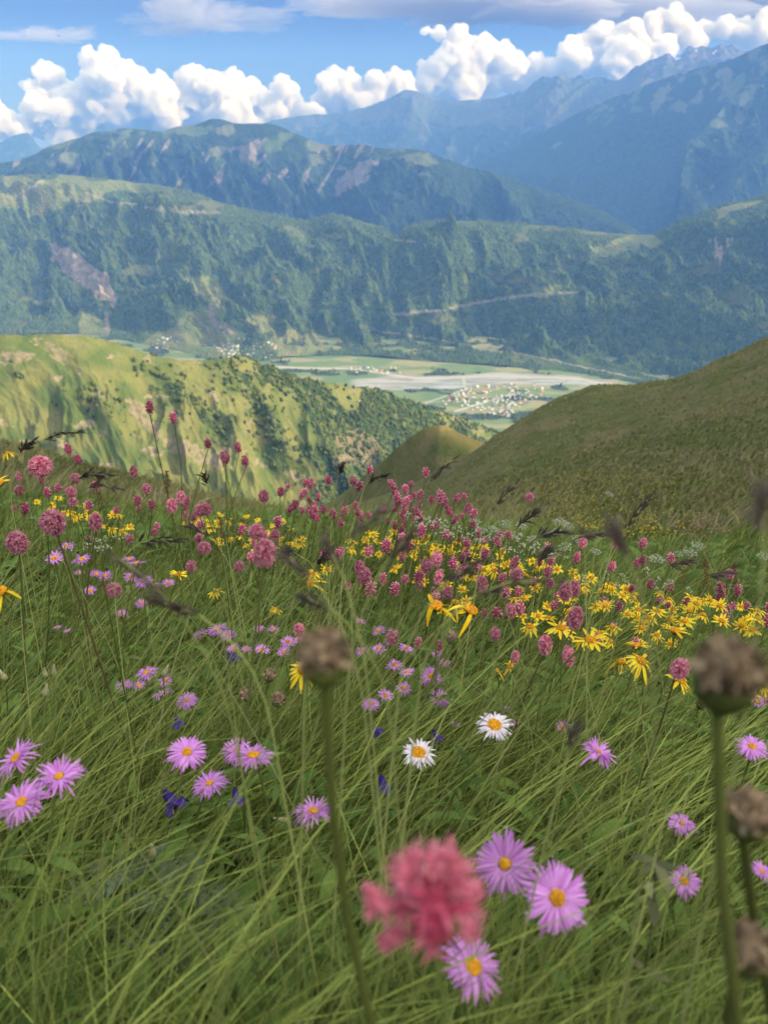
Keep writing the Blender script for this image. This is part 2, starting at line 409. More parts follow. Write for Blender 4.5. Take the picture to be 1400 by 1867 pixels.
# --- great far range and the lit mountain at the right
crest = [(-150, 300, 20500), (-20, 272, 20500), (20, 248, 20500), (48, 240, 20500), (80, 272, 20500), (110, 268, 20500), (200, 245, 20400), (330, 245, 20300), (430, 235, 20200), (520, 214, 20000), (600, 206, 19600), (650, 198, 19300), (700, 182, 19000), (748, 163, 18700),
         (800, 180, 18400), (870, 182, 18000), (930, 172, 17600), (985, 142, 17200), (1008, 132, 17000), (1050, 138, 16800), (1120, 140, 16500), (1170, 115, 16300), (1205, 102, 16100), (1219, 94, 16000), (1232, 98, 16000), (1262, 84, 15900),
         (1290, 82, 15800), (1322, 78, 15700), (1352, 86, 15600), (1400, 120, 15500), (1560, 180, 15000)]
V, Fc, vv = ridge_sheet('far_range', crest, slope=[(-150, 0.5), (700, 0.52), (1560, 0.6)], run=4200, nc=620, nr=240, back=0.4, back_run=2000,
                        noise=lambda X, Y, v: spurs(1700, 420, -0.8, 42, 0.4, 0.06)(X, Y, v) + 70 * (ridged(X / 420, Y / 420, 5, 71) - 1.25) * (.25 + .75 * (X > 2500)))
FX, FY = project(V)
rock = 0.6 * sstep(150, 95, FY) + 0.5 * sstep(0.1, 0.5, fbm(FX / 30, FY / 25, 4, 52))
snow = np.zeros(len(V))
for sx, sy in ((1238, 106), (1268, 92), (1304, 93), (1232, 108), (1320, 113), (1331, 117), (1300, 97), (1212, 123)):
    snow = np.maximum(snow, np.exp(-(((FX - sx) / 3.4) ** 2 + ((FY - sy) / 1.8) ** 2)))
far_m = land_mat('far_mountain', (0.055, 0.075, 0.035), (0.085, 0.09, 0.05), (0.03, 0.05, 0.024), (0.13, 0.125, 0.115), 40.0, 900.0, 0.6)
nt = far_m.node_tree; q = NB(nt); b = nt.nodes['Principled BSDF']
old = b.inputs['Base Color'].links[0].from_socket
nt.links.new(q.mix(q.ramp(q.attr('snow').outputs['Fac'], 0.35, 0.55), old, (0.6, 0.62, 0.66)), b.inputs['Base Color'])
me = mesh_np('far_range', V, Fc, mats=[far_m], attrs={'forest': 0.3 + 0.6 * sstep(200, 280, FY), 'field': np.zeros(len(V)), 'rock': rock, 'snow': snow})
tag(link('distant_mountain_range', me), 'blue hazy high range with snow patches under the clouds', 'mountain', kind='structure')

crest = [(560, 470, 15600), (700, 395, 15200), (850, 310, 14700), (950, 262, 14200), (1050, 208, 13600), (1150, 165, 12900), (1250, 130, 12200), (1330, 108, 11600), (1400, 80, 11000), (1450, 75, 10700), (1560, 160, 10400), (1700, 300, 10000)]
V, Fc, vv = ridge_sheet('shadowed_mountain', crest, slope=[(560, 0.42), (1000, 0.55), (1200, 0.74), (1700, 0.8)], run=4200, nc=420, nr=220, px0=560, px1=1700, back=0.4, back_run=1500, noise=spurs(1500, 130, -0.9, 63, 0.35, 0.06))
FX, FY = project(V)
me = mesh_np('shadowed_mountain', V, Fc, mats=[rid_m], attrs={'forest': np.clip(0.5 + 0.5 * sstep(150, 300, FY) + 0.5 * fbm(FX / 60, FY / 60, 4, 73), 0, 1), 'field': np.zeros(len(V)), 'rock': 0 * FX})
tag(link('steep_shadowed_mountain', me), 'steep blue mountain flank lying in its own shadow', 'mountain', kind='structure')
crest = [(1195, 452, 8500), (1228, 398, 8850), (1236, 345, 9250), (1250, 274, 9700), (1278, 240, 9950), (1310, 205, 10200), (1345, 165, 10500), (1380, 128, 10750), (1430, 110, 10900), (1560, 190, 10900), (1700, 330, 10800)]
V, Fc, vv = ridge_sheet('lit_shoulder', crest, slope=[(1195, 0.5), (1400, 0.66), (1700, 0.66)], run=2600, nc=300, nr=240, px0=1195, px1=1700, back=0.75, back_run=1500, noise=spurs(620, 200, 0.6, 68, 0.5, 0.07))
FX, FY = project(V)
me = mesh_np('lit_shoulder', V, Fc, mats=[rid_m], attrs={'forest': np.clip(0.45 + 0.5 * sstep(150, 300, FY) + 0.6 * fbm(FX / 40, FY / 40, 4, 77), 0, 1), 'field': np.zeros(len(V)), 'rock': 0.45 * sstep(0.3, 0.8, fbm(FX / 25, FY / 40, 4, 75))})
tag(link('sunlit_mountain_shoulder', me), 'sunlit green mountain shoulder with long gullies', 'mountain', kind='structure')

# --- sunny hill on the left of the near valley
crest = [(-250, 618, 1420), (-60, 612, 1460), (0, 609, 1480), (60, 609, 1500), (150, 612, 1540), (215, 628, 1580), (290, 650, 1620), (360, 655, 1660), (430, 650, 1700), (490, 668, 1760), (560, 690, 1830),
         (630, 702, 1900), (700, 716, 1980), (770, 738, 2060), (850, 765, 2160), (930, 796, 2280), (1000, 830, 2400), (1100, 900, 2500)]
hla, hlb = spurs(250, 74, 0.9, 82, 0.5, 0.06), spurs(90, 16, 0.9, 86, 0.6, 0.06)
hl = lambda X, Y, v: hla(X, Y, v) + hlb(X, Y, v)
V, Fc, vv = ridge_sheet('sunny_hill', crest, slope=[(-250, 0.56), (400, 0.62), (1100, 0.6)], run=[(-250, 620), (300, 640), (700, 760), (1100, 820)], px0=-250, px1=1100, nc=620, nr=300, back=0.55, back_run=500,
                        noise=lambda X, Y, v: hl(X, Y, v) + 1.6 * fbm(X / 12, Y / 12, 3, 85))
FX, FY = project(V)
forest = sstep(0.0, 0.5, fbm((FX + FY * -0.55) / 95, FY / 120, 5, 91) + 1.15 * sstep(380, 620, FX + (FY - 700) * -0.5) - 0.45)
for poly in ([(110, 696), (150, 700), (215, 730), (232, 748), (190, 752), (140, 720)], [(255, 658), (300, 672), (370, 720), (430, 790), (400, 800), (320, 730), (270, 690)],
             [(370, 655), (440, 650), (480, 690), (530, 790), (560, 850), (500, 850), (450, 740), (400, 690)]):
    js = np.random.RandomState(12).randn(24, 2) * [15, 11]
    soft = sum(inside(poly, FX + jx + 9 * perlin(FX / 14, FY / 14, 7), FY + jy) for jx, jy in js) / 24.0
    forest = np.maximum(forest, soft * 0.95)
rock = 0.8 * sstep(0.42, 0.75, fbm((FX + FY) / 60, (FY - FX * 0.3) / 34, 6, 95, .6)) * (1 - 0.6 * forest)
for poly in ([(225, 740), (265, 738), (300, 790), (330, 800), (420, 830), (420, 860), (330, 835), (260, 780)], [(0, 640), (50, 640), (60, 660), (20, 670), (0, 665)], [(75, 622), (100, 622), (135, 665), (110, 662)], [(600, 800), (660, 780), (700, 815), (690, 850), (610, 850)]):
    rock = np.maximum(rock, 0.58 * inside(poly, FX + 14 * perlin(FX / 14, FY / 14, 9), FY + 8 * perlin(FX / 10, FY / 10, 19)))
hill_m = land_mat('sunny_hillside', (0.095, 0.135, 0.032), (0.20, 0.20, 0.062), (0.035, 0.065, 0.022), (0.30, 0.255, 0.155), 6.0, 70.0, 0.9)
me = mesh_np('sunny_hill', V, Fc, mats=[hill_m], attrs={'forest': forest * 0.55, 'field': np.zeros(len(V)), 'rock': rock})
tag(link('sunlit_grassy_hill', me), 'sunlit yellow-green hill with woods and bare earth patches', 'hill', kind='structure')
HILL_V, HILL_F, HILL_FOREST = V, Fc, forest

# ------------------------------------------------------------------ near ground: one sheet round the camera
H0 = 0.50                                             # ground below the lens
ctrl = []
def cp(px, py, Y):
    P = at(px, py, Y); r = math.hypot(P[0], P[1]); ctrl.append((math.atan2(P[0], P[1]), math.log(r), (P[2] + H0) / r))
def cw(az, r, w): ctrl.append((R(az), math.log(r), w))
for px, rows in {
    -350: ((4, 945), (15, 860), (40, 772), (90, 790), (200, 880), (500, 1050)),
    0: ((4, 955), (15, 868), (40, 803), (70, 830), (140, 920), (500, 1060)),
    250: ((4, 985), (15, 905), (35, 868), (60, 905), (140, 980), (500, 1060)),
    450: ((3, 1010), (8, 955), (25, 928), (50, 985), (140, 1010), (500, 1060)),
    600: ((3, 1010), (10, 955), (30, 975), (80, 965), (150, 930), (230, 945), (320, 980), (500, 1040)),
    700: ((3, 1015), (7, 968), (20, 968), (60, 940), (150, 882), (255, 905), (330, 940), (500, 1010)),
    800: ((3, 1020), (7, 972), (20, 952), (60, 915), (150, 862), (270, 868), (350, 890), (500, 980)),
    870: ((3, 1020), (7, 975), (20, 945), (60, 888), (180, 818), (280, 850), (360, 880), (500, 970)),
    930: ((3, 1025), (7, 985), (20, 938), (60, 862), (200, 782), (270, 850), (500, 950)),
    1000: ((3, 1035), (7, 995), (20, 928), (60, 825), (190, 745), (260, 820), (500, 920)),
    1100: ((3, 1060), (7, 1000), (20, 910), (60, 790), (175, 713), (250, 790), (500, 880)),
    1250: ((3, 1090), (7, 1000), (20, 880), (60, 750), (140, 681), (210, 745), (500, 830)),
    1400: ((3, 1100), (7, 1000), (20, 860), (50, 720), (115, 600), (180, 668), (500, 800)),
    1750: ((3, 1110), (7, 990), (20, 800), (60, 520), (120, 400), (230, 560), (500, 720))}.items():
    for Y, py in rows: cp(px, py, Y)
for az, w in ((-170, .36), (-140, .30), (-100, .06), (-60, -.20), (-25, -.43), (0, -.47), (26, -.45), (60, -.25), (100, .04), (140, .26)):
    cw(az, 0.15, w); cw(az, 1.0, w)
for az, rows in {58: ((4, -.2), (15, .12), (60, .40), (110, .32), (230, -.08), (600, -.3)), 95: ((4, .06), (15, .24), (60, .42), (150, .50), (300, .45), (600, .25)),
                 135: ((4, .22), (15, .28), (60, .38), (150, .42), (300, .38), (600, .3)), 175: ((4, .34), (15, .22), (60, .12), (150, .1), (300, .08), (600, .0)),
                 -145: ((4, .28), (15, .15), (60, .05), (150, .0), (600, -.1)), -100: ((4, .04), (15, 0), (60, -.05), (150, -.2), (600, -.4)),
                 -60: ((4, -.22), (15, -.22), (60, -.25), (150, -.4), (600, -.55))}.items():
    for r_, w in rows: cw(az, r_, w)
ctrl = np.array(ctrl)
def emb(az, lr): return np.stack([np.sin(az) * 3.2, np.cos(az) * 3.2, np.asarray(lr) * 0.8], -1)
_E = emb(ctrl[:, 0], ctrl[:, 1]); _n = len(_E)
_D = np.linalg.norm(_E[:, None] - _E[None], axis=-1)
_A = np.zeros((_n + 4, _n + 4)); _A[:_n, :_n] = _D ** 3 * 0.2 + np.eye(_n) * 0.002; _A[:_n, _n] = 1; _A[:_n, _n + 1:] = _E
_A[_n:, :_n] = _A[:_n, _n:].T
_S = np.linalg.solve(_A, np.concatenate([ctrl[:, 2], np.zeros(4)]))
def _w(az, r):
    E = emb(az, np.log(r)); sh = E.shape[:-1]; E = E.reshape(-1, 3); out = np.empty(len(E))
    for i in range(0, len(E), 20000):
        e = E[i:i + 20000]
        out[i:i + 20000] = (np.linalg.norm(e[:, None] - _E[None], axis=-1) ** 3 * 0.2) @ _S[:_n] + _S[_n] + e @ _S[_n + 1:]
    return out.reshape(sh)
def near_height(x, y):
    x = np.asarray(x, float); y = np.asarray(y, float)
    r = np.maximum(np.hypot(x, y), 0.12); az = np.arctan2(x, y)
    z = -H0 + _w(az, r) * r
    z = z + 0.02 * perlin(x * 2.1, y * 2.1, 3) * sstep(0.3, 1.5, r)
    z = z + sstep(5, 40, r) * np.minimum(r, 150) * (0.016 * fbm(x / (r * 0.20 + 2), y / (r * 0.20 + 2), 4, 5) + 0.010 * (ridged(x / (r * 0.5 + 4) + y / (r * 1.4 + 6), y / (r * 1.5 + 8), 4, 9) - 0.9))
    return z
azs = np.concatenate([np.linspace(-180, -36, 60, endpoint=False), np.linspace(-36, 36, 420, endpoint=False), np.linspace(36, 180, 61)])
rs = np.exp(np.linspace(math.log(0.12), math.log(620), 330))
A_, R_ = np.meshgrid(np.radians(azs), rs)
NX, NY = R_ * np.sin(A_), R_ * np.cos(A_)
NZ = near_height(NX, NY)
V = np.concatenate([np.stack([NX, NY, NZ], -1).reshape(-1, 3), [[0, 0, -H0]]])
cap = np.stack([np.full(len(azs) - 1, len(V) - 1), np.arange(1, len(azs)), np.arange(len(azs) - 1)], -1)
m, nt, b = new_mat('alpine_turf'); q = NB(nt); p = q.pos()
dist = q.node('ShaderNodeVectorMath', operation='LENGTH'); nt.links.new(p, dist.inputs[0]); dist = dist.outputs['Value']
pv = q.scale_vec(p, (1, 1, 1))
big = q.noise(p, 0.045, 5, 0.6, 0.6)
streak = q.noise(q.scale_vec(p, (0.16, 0.05, 0.16)), 1.0, 6, 0.62, 0.8)
mid = q.noise(p, 0.9, 6, 0.68)
fine = q.noise(p, 3.0, 8, 0.8)
c = q.mix(q.ramp(big, 0.38, 0.62), (0.088, 0.118, 0.036), (0.155, 0.155, 0.064))
c = q.mix(q.ramp(streak, 0.42, 0.62, 0, 0.85), c, (0.22, 0.175, 0.10))
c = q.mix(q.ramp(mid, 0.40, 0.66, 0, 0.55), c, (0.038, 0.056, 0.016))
c = q.mix(q.ramp(fine, 0.35, 0.7, 0, 0.6), c, (0.12, 0.13, 0.05))
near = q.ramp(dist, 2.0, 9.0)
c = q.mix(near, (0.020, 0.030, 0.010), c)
c = q.mix(q.attr('sunlit_crest').outputs['Fac'], c, q.mix(q.ramp(fine, 0.35, 0.65), (0.20, 0.165, 0.055), (0.30, 0.25, 0.10)))  # golden sunlight painted into the turf along the knoll's crest
nt.links.new(c, b.inputs['Base Color']); b.inputs['Roughness'].default_value = 1.0; b.inputs['Specular IOR Level'].default_value = 0.05
nt.links.new(q.bump(fine, 0.8, 0.10, q.bump(mid, 0.9, 0.5)), b.inputs['Normal'])
turf_m = m
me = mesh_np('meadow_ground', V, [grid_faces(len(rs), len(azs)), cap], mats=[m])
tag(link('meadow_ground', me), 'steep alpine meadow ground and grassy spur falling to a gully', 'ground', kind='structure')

# --- grassy knoll at the end of the gully, its crest catching the sun, the glow deepened in its colour
crest = [(520, 985, 318), (600, 930, 308), (640, 893, 300), (670, 862, 294), (700, 838, 288), (740, 803, 279), (765, 786, 273), (785, 778, 268), (800, 775, 264), (815, 778, 262), (835, 788, 260), (862, 800, 258), (885, 809, 257), (930, 835, 256), (1000, 900, 256)]
kn = spurs(26, 2.2, 0.4, 97, 0.6, 0.04)
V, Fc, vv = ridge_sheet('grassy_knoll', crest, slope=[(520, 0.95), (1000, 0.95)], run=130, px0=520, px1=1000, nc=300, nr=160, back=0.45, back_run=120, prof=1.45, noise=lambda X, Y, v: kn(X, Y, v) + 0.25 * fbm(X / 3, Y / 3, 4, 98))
tag(link('grassy_knoll', mesh_np('grassy_knoll', V, Fc, mats=[turf_m], attrs={'sunlit_crest': (1 - sstep(0.02, 0.08, np.abs(vv))) * sstep(760, 800, project(V)[0])})), 'small shaded grassy knoll with a sunlit crest', 'hill', kind='structure')

# ------------------------------------------------------------------ haze
bm_v = np.array([(x, y, z) for z in (-1290, 1700) for y in (-9500, 22800) for x in (-14500, 14500)], float)
bm_f = np.array([(0, 2, 3, 1), (4, 5, 7, 6), (0, 1, 5, 4), (2, 6, 7, 3), (0, 4, 6, 2), (1, 3, 7, 5)])
hm = bpy.data.materials.new('haze_air'); hm.use_nodes = True; nt = hm.node_tree
nt.nodes.remove(nt.nodes['Principled BSDF'])
pv = nt.nodes.new('ShaderNodeVolumePrincipled')
pv.inputs['Color'].default_value = (0.15, 0.36, 1.0, 1)
pv.inputs['Absorption Color'].default_value = (1, 1, 1, 1)
pv.inputs['Density'].default_value = 5.2e-5
nt.links.new(pv.outputs['Volume'], nt.nodes['Material Output'].inputs['Volume'])
tag(link('haze', mesh_np('haze', bm_v, bm_f, smooth=False, mats=[hm])), kind='stuff')
# ------------------------------------------------------------------ woods (far-off masses), houses
def ico(sub):
    import bmesh
    bm = bmesh.new(); bmesh.ops.create_icosphere(bm, subdivisions=sub, radius=1.0)
    v = np.array([p.co[:] for p in bm.verts]); f = np.array([[p.index for p in q_.verts] for q_ in bm.faces]); bm.free()
    return v, f
ICO1, ICO2, ICO3 = ico(1), ico(2), ico(3)
def repeat_mesh(bv, bf, n): return (bf[None] + (np.arange(n) * len(bv))[:, None, None]).reshape(-1, bf.shape[1])
def sample_faces(V, Fq, weight, n, seed):
    rs_ = np.random.RandomState(seed)
    P = V[Fq]; ar = 0.5 * np.linalg.norm(np.cross(P[:, 2] - P[:, 0], P[:, 3] - P[:, 1]), axis=1)
    w = ar * weight[Fq].mean(1); cs = np.cumsum(w); i = np.searchsorted(cs, rs_.rand(n) * cs[-1])
    a, b_ = rs_.rand(n, 1), rs_.rand(n, 1); p = P[i]
    return (p[:, 0] * (1 - a) + p[:, 1] * a) * (1 - b_) + (p[:, 3] * (1 - a) + p[:, 2] * a) * b_, i
def blob_trees(pts, hmin, hmax, seed, wide=0.42):
    rs_ = np.random.RandomState(seed); n = len(pts); bv, bf = ICO1
    h = hmin + (hmax - hmin) * rs_.rand(n) ** 1.4
    j = 1 + 0.95 * (rs_.rand(n, len(bv), 1) - 0.5)
    V = bv[None] * j * np.stack([h * wide * (0.8 + 0.5 * rs_.rand(n)), h * wide * (0.8 + 0.5 * rs_.rand(n)), h * 0.5], -1)[:, None]
    V[..., 2] += (h * 0.46)[:, None]
    return (V + pts[:, None]).reshape(-1, 3), repeat_mesh(bv, bf, n), np.repeat(rs_.rand(n), len(bv))
def spire_trees(pts, hmin, hmax, seed):
    rs_ = np.random.RandomState(seed); n = len(pts)
    a = np.arange(6) * np.pi / 3
    bv = np.concatenate([np.stack([np.cos(a), np.sin(a), 0 * a], -1), np.stack([np.cos(a + .5) * .62, np.sin(a + .5) * .62, 0 * a + .45], -1), [[0, 0, 1]]])
    k = np.arange(6); k2 = (k + 1) % 6
    bf = np.concatenate([np.stack([k, k2, k + 6], -1), np.stack([k2, k2 + 6, k + 6], -1), np.stack([k + 6, k2 + 6, k * 0 + 12], -1)])
    h = hmin + (hmax - hmin) * rs_.rand(n)
    j = 1 + 0.6 * (rs_.rand(n, 13, 1) - 0.5)
    V = bv[None] * np.concatenate([j, j, 1 + 0 * j], -1) * np.stack([h * .26, h * .26, h], -1)[:, None]
    return (V + pts[:, None]).reshape(-1, 3), repeat_mesh(bv, bf, n), np.repeat(rs_.rand(n), 13)
def leaf_mat(name, a, b_, trans=0.0):
    m, nt, b = new_mat(name); q = NB(nt)
    c = q.mix(q.attr('tone').outputs['Fac'], a, b_)
    nt.links.new(c, b.inputs['Base Color']); b.inputs['Roughness'].default_value = 0.85; b.inputs['Specular IOR Level'].default_value = 0.15
    return m
conifer_m = leaf_mat('conifer_wood', (0.045, 0.075, 0.030), (0.115, 0.165, 0.058))
broad_m = leaf_mat('broadleaf_wood', (0.045, 0.068, 0.017), (0.125, 0.155, 0.040))

vis = (project(SLOPE_V)[1] < 720) & (project(SLOPE_V)[0] > -60) & (project(SLOPE_V)[0] < 1460)
pts, _ = sample_faces(SLOPE_V, SLOPE_F, np.clip((SLOPE_FOREST - 0.45) * 3, 0, 1) * vis, 52000, 1)
v_, f_, t_ = spire_trees(pts - [0, 0, 2], 13, 26, 2)
tag(link('slope_forest', mesh_np('slope_forest', v_, f_, mats=[conifer_m], attrs={'tone': t_})), 'dense dark forest covering the far valley side', 'forest', kind='stuff')
hp = project(HILL_V)
pts, _ = sample_faces(HILL_V, HILL_F, (np.clip(HILL_FOREST, 0, 1) ** 1.3 + .25 * sstep(.1, .5, fbm(hp[0] / 40 + 3, hp[1] / 50, 4, 47)) * sstep(350, 620, hp[0])) * np.clip(.75 + 1.3 * fbm(hp[0] / 16, hp[1] / 16, 3, 44), 0, 1), 24000, 3)
v_, f_, t_ = blob_trees(pts - [0, 0, .5], 4.5, 12, 4)
tag(link('hill_woods', mesh_np('hill_woods', v_, f_, mats=[broad_m], attrs={'tone': t_})), 'broadleaf woods in strips down the sunlit hill', 'wood', kind='stuff')
VFV = np.stack([GX, GY, np.full_like(GX, ZV)], -1).reshape(-1, 3)
pts, _ = sample_faces(VFV, grid_faces(len(gy), len(gx)), np.clip((wood.ravel() - 0.45) * 3, 0, 1) * ((np.abs(VFV[:, 0]) < 2500) & (VFV[:, 1] > 3200) & (VFV[:, 1] < 5500)), 5000, 5)
v_, f_, t_ = blob_trees(pts, 7, 16, 6)
tag(link('valley_groves', mesh_np('valley_groves', v_, f_, mats=[broad_m], attrs={'tone': t_})), 'hedges and groves scattered over the valley floor', 'wood', kind='stuff')

# lone trees on the sunny hill: things with trunk and crown
bark, nt, b = new_mat('bark'); b.inputs['Base Color'].default_value = (0.10, 0.075, 0.05, 1); b.inputs['Roughness'].default_value = .9
def lone_crown(h, seed):
    rs_ = np.random.RandomState(seed); pts_ = []
    for k in range(14):
        a = rs_.rand() * 6.28; rr = rs_.rand() ** .6 * h * .24
        pts_.append([rr * math.cos(a), rr * math.sin(a), h * (0.22 + 0.6 * rs_.rand())])
    pts_ = np.array(pts_); n = len(pts_); bv, bf = ICO1
    V = bv[None] * (1 + .6 * (rs_.rand(n, len(bv), 1) - .5)) * (h * (.10 + .09 * rs_.rand(n)))[:, None, None] + pts_[:, None]
    return V.reshape(-1, 3), repeat_mesh(bv, bf, n), np.repeat(rs_.rand(n), len(bv))
def trunk(h):
    a = np.arange(7) * 2 * np.pi / 7; rr = [.045, .03, .012]; zz = [-.05, .35, .75]
    V = np.concatenate([np.stack([np.cos(a) * r_ * h, np.sin(a) * r_ * h, 0 * a + z_ * h], -1) for r_, z_ in zip(rr, zz)])
    k = np.arange(7); k2 = (k + 1) % 7
    return V, np.concatenate([np.stack([k + o, k2 + o, k2 + o + 7, k + o + 7], -1) for o in (0, 7)])
crowns = []
for sd_ in range(4):
    v_, f_, t_ = lone_crown(8.5, 50 + sd_)
    crowns.append(mesh_np('crown', v_, f_, mats=[broad_m], attrs={'tone': t_}))
v_, f_ = trunk(8.5); trunk_me = mesh_np('trunk', v_, f_, mats=[bark])
lone_w = np.clip(0.25 - HILL_FOREST, 0, .25) * (hp[1] < 900) * sstep(520, 350, hp[0]) 
pts, _ = sample_faces(HILL_V, HILL_F, lone_w, 46, 8)
for k, p in enumerate(pts):
    o = link('hillside_tree', None, None, p); o.empty_display_size = .5
    s_ = 0.45 + 0.6 * rng.rand(); o.scale = (s_, s_, s_); o.rotation_euler = (0, 0, rng.rand() * 6)
    tag(o, 'small dark green tree standing alone on the sunlit grassy hill', 'tree', 'lone trees on the sunlit hill')
    link('trunk', trunk_me, o); link('crown', crowns[k % 4], o)

# villages: each house one small object (a few pixels)
def house_mesh(name, L, W, H, roofm, wallm):
    x, y = L / 2, W / 2; e = 0.6
    V = np.array([(-x, -y, 0), (x, -y, 0), (x, y, 0), (-x, y, 0), (-x, -y, H), (x, -y, H), (x, y, H), (-x, y, H), (-x, 0, H + W * .32), (x, 0, H + W * .32),
                  (-x - e, -y - e, H - .25), (x + e, -y - e, H - .25), (x + e, 0, H + W * .32 + .2), (-x - e, 0, H + W * .32 + .2), (x + e, y + e, H - .25), (-x - e, y + e, H - .25)], float)
    me = bpy.data.meshes.new(name)
    me.from_pydata([tuple(v) for v in V], [], [(0, 1, 5, 4), (1, 2, 6, 9, 5), (2, 3, 7, 6), (3, 0, 4, 8, 7), (10, 11, 12, 13), (13, 12, 14, 15)])
    me.materials.append(wallm); me.materials.append(roofm)
    me.polygons.foreach_set('material_index', [0, 0, 0, 0, 1, 1]); me.update()
    return me
def flat_mat(name, c, rough=.7):
    m, nt, b = new_mat(name); q = NB(nt)
    nz = q.noise(q.pos(), 0.8, 3)
    nt.links.new(q.mix(nz, c, tuple(x * .75 for x in c)), b.inputs['Base Color']); b.inputs['Roughness'].default_value = rough
    return m
walls = flat_mat('whitewashed_wall', (0.66, 0.63, 0.57)), flat_mat('stone_wall', (0.30, 0.27, 0.23))
roofs = {'pale metal': flat_mat('metal_roof', (0.42, 0.44, 0.46), .6), 'grey': flat_mat('slate_roof', (0.20, 0.20, 0.20)), 'red': flat_mat('red_roof', (0.42, 0.10, 0.06)), 'brown': flat_mat('rust_roof', (0.34, 0.20, 0.12))}
kinds = []
for rn, rm in roofs.items():
    for wn_, wm in (('white', walls[0]), ('stone', walls[1])): kinds.append((rn, wn_, house_mesh('house', 14, 10, 5.5, rm, wm)))
from mathutils.kdtree import KDTree
_near = SLOPE_V[(SLOPE_V[:, 2] < ZV + 260) & (SLOPE_V[:, 1] < 5600)]
_kd = KDTree(len(_near))
for k_, p_ in enumerate(_near): _kd.insert((p_[0], p_[1], 0), k_)
_kd.balance()
def slope_z(x, y):
    c_, k_, d_ = _kd.find((x, y, 0))
    return _near[k_][2] if d_ < 25 else ZV
def village(name, n, region, seed, dens=(0, 0, 0)):
    rs_ = np.random.RandomState(seed); done = []; k = 0
    while len(done) < n and k < 20000:
        k += 1
        x, y = region(rs_)
        P = at(x, y, 100); far = P * (ZV / P[2])
        if name.startswith(('village at', 'small')):
            for Yh in np.arange(3900, far[1], 18.0):
                p_ = P * (Yh / P[1])
                if p_[2] <= max(ZV, slope_z(p_[0], p_[1])): far = p_; break
        P = far
        if any(abs(P[0] - a) < 19 and abs(P[1] - b_) < 22 for a, b_ in done): continue
        done.append((P[0], P[1])); zh = P[2]
        w = rs_.choice([0, 0, 0, 1, 0, 2, 3, 4, 6], p=[.3, .1, .1, .12, .08, .12, .05, .05, .08])
        rn, wn_, me = kinds[w]
        o = link('house', me, None, (P[0], P[1], zh - .5)); o.rotation_euler = (0, 0, rs_.choice([.3, .3 + math.pi / 2, .9]) + rs_.randn() * .12)
        s_ = .75 + .6 * rs_.rand(); o.scale = (s_, s_ * (.8 + .4 * rs_.rand()), s_)
        tag(o, f'tiny {wn_} house with {rn} roof in the {name}', 'house', f'{wn_} houses with {rn} roofs in the {name}')
def poly_region(poly, sig=None):
    xs = [p[0] for p in poly]; ys = [p[1] for p in poly]
    def f(rs_):
        while True:
            x = rs_.uniform(min(xs), max(xs)); y = rs_.uniform(min(ys), max(ys))
            if inside(poly, np.array(x), np.array(y)) and perlin(x / 22, y / 9, 77) > -0.25: return x, y
    return f
village('village beside the gravel river', 118, poly_region([(800, 735), (850, 706), (940, 700), (1005, 703), (990, 720), (950, 745), (925, 762), (870, 752)]), 3)
village('village at the forest foot', 74, poly_region([(392, 632), (425, 618), (470, 618), (504, 630), (500, 648), (470, 662), (430, 655), (398, 645)]), 4)
village('small hamlet left of the fan', 18, poly_region([(275, 625), (300, 614), (328, 618), (325, 628), (305, 638), (280, 636)]), 5)
village('roadside hamlet above the river', 20, poly_region([(625, 676), (640, 667), (690, 668), (740, 674), (735, 681), (660, 682)]), 6)

# ------------------------------------------------------------------ clouds (beyond the haze)
def ico_spheres(c, r, base):
    bv, bf = base; n = len(r)
    return (bv[None] * r[:, None, None] + c[:, None]).reshape(-1, 3), repeat_mesh(bv, bf, n)
def vapour(name, dens, colour):
    m = bpy.data.materials.new(name); m.use_nodes = True; nt = m.node_tree; nt.nodes.remove(nt.nodes['Principled BSDF'])
    pv = nt.nodes.new('ShaderNodeVolumePrincipled'); pv.inputs['Color'].default_value = colour; pv.inputs['Absorption Color'].default_value = (0, 0, 0, 1)
    pv.inputs['Density'].default_value = dens; pv.inputs['Anisotropy'].default_value = 0.0
    nt.links.new(pv.outputs['Volume'], nt.nodes['Material Output'].inputs['Volume']); return m
cm = vapour('cumulus_vapour', 0.0065, (0.985, 0.955, 0.86, 1))
def skin_over(name, V, Fc, voxel, mat):
    me = mesh_np(name, V, Fc); o = bpy.data.objects.new(name, me); col.objects.link(o)
    md = o.modifiers.new('remesh', 'REMESH'); md.mode = 'VOXEL'; md.voxel_size = voxel
    dg = bpy.context.evaluated_depsgraph_get(); out = bpy.data.meshes.new_from_object(o.evaluated_get(dg))
    bpy.data.objects.remove(o); bpy.data.meshes.remove(me); out.name = name; out.materials.clear(); out.materials.append(mat); return out
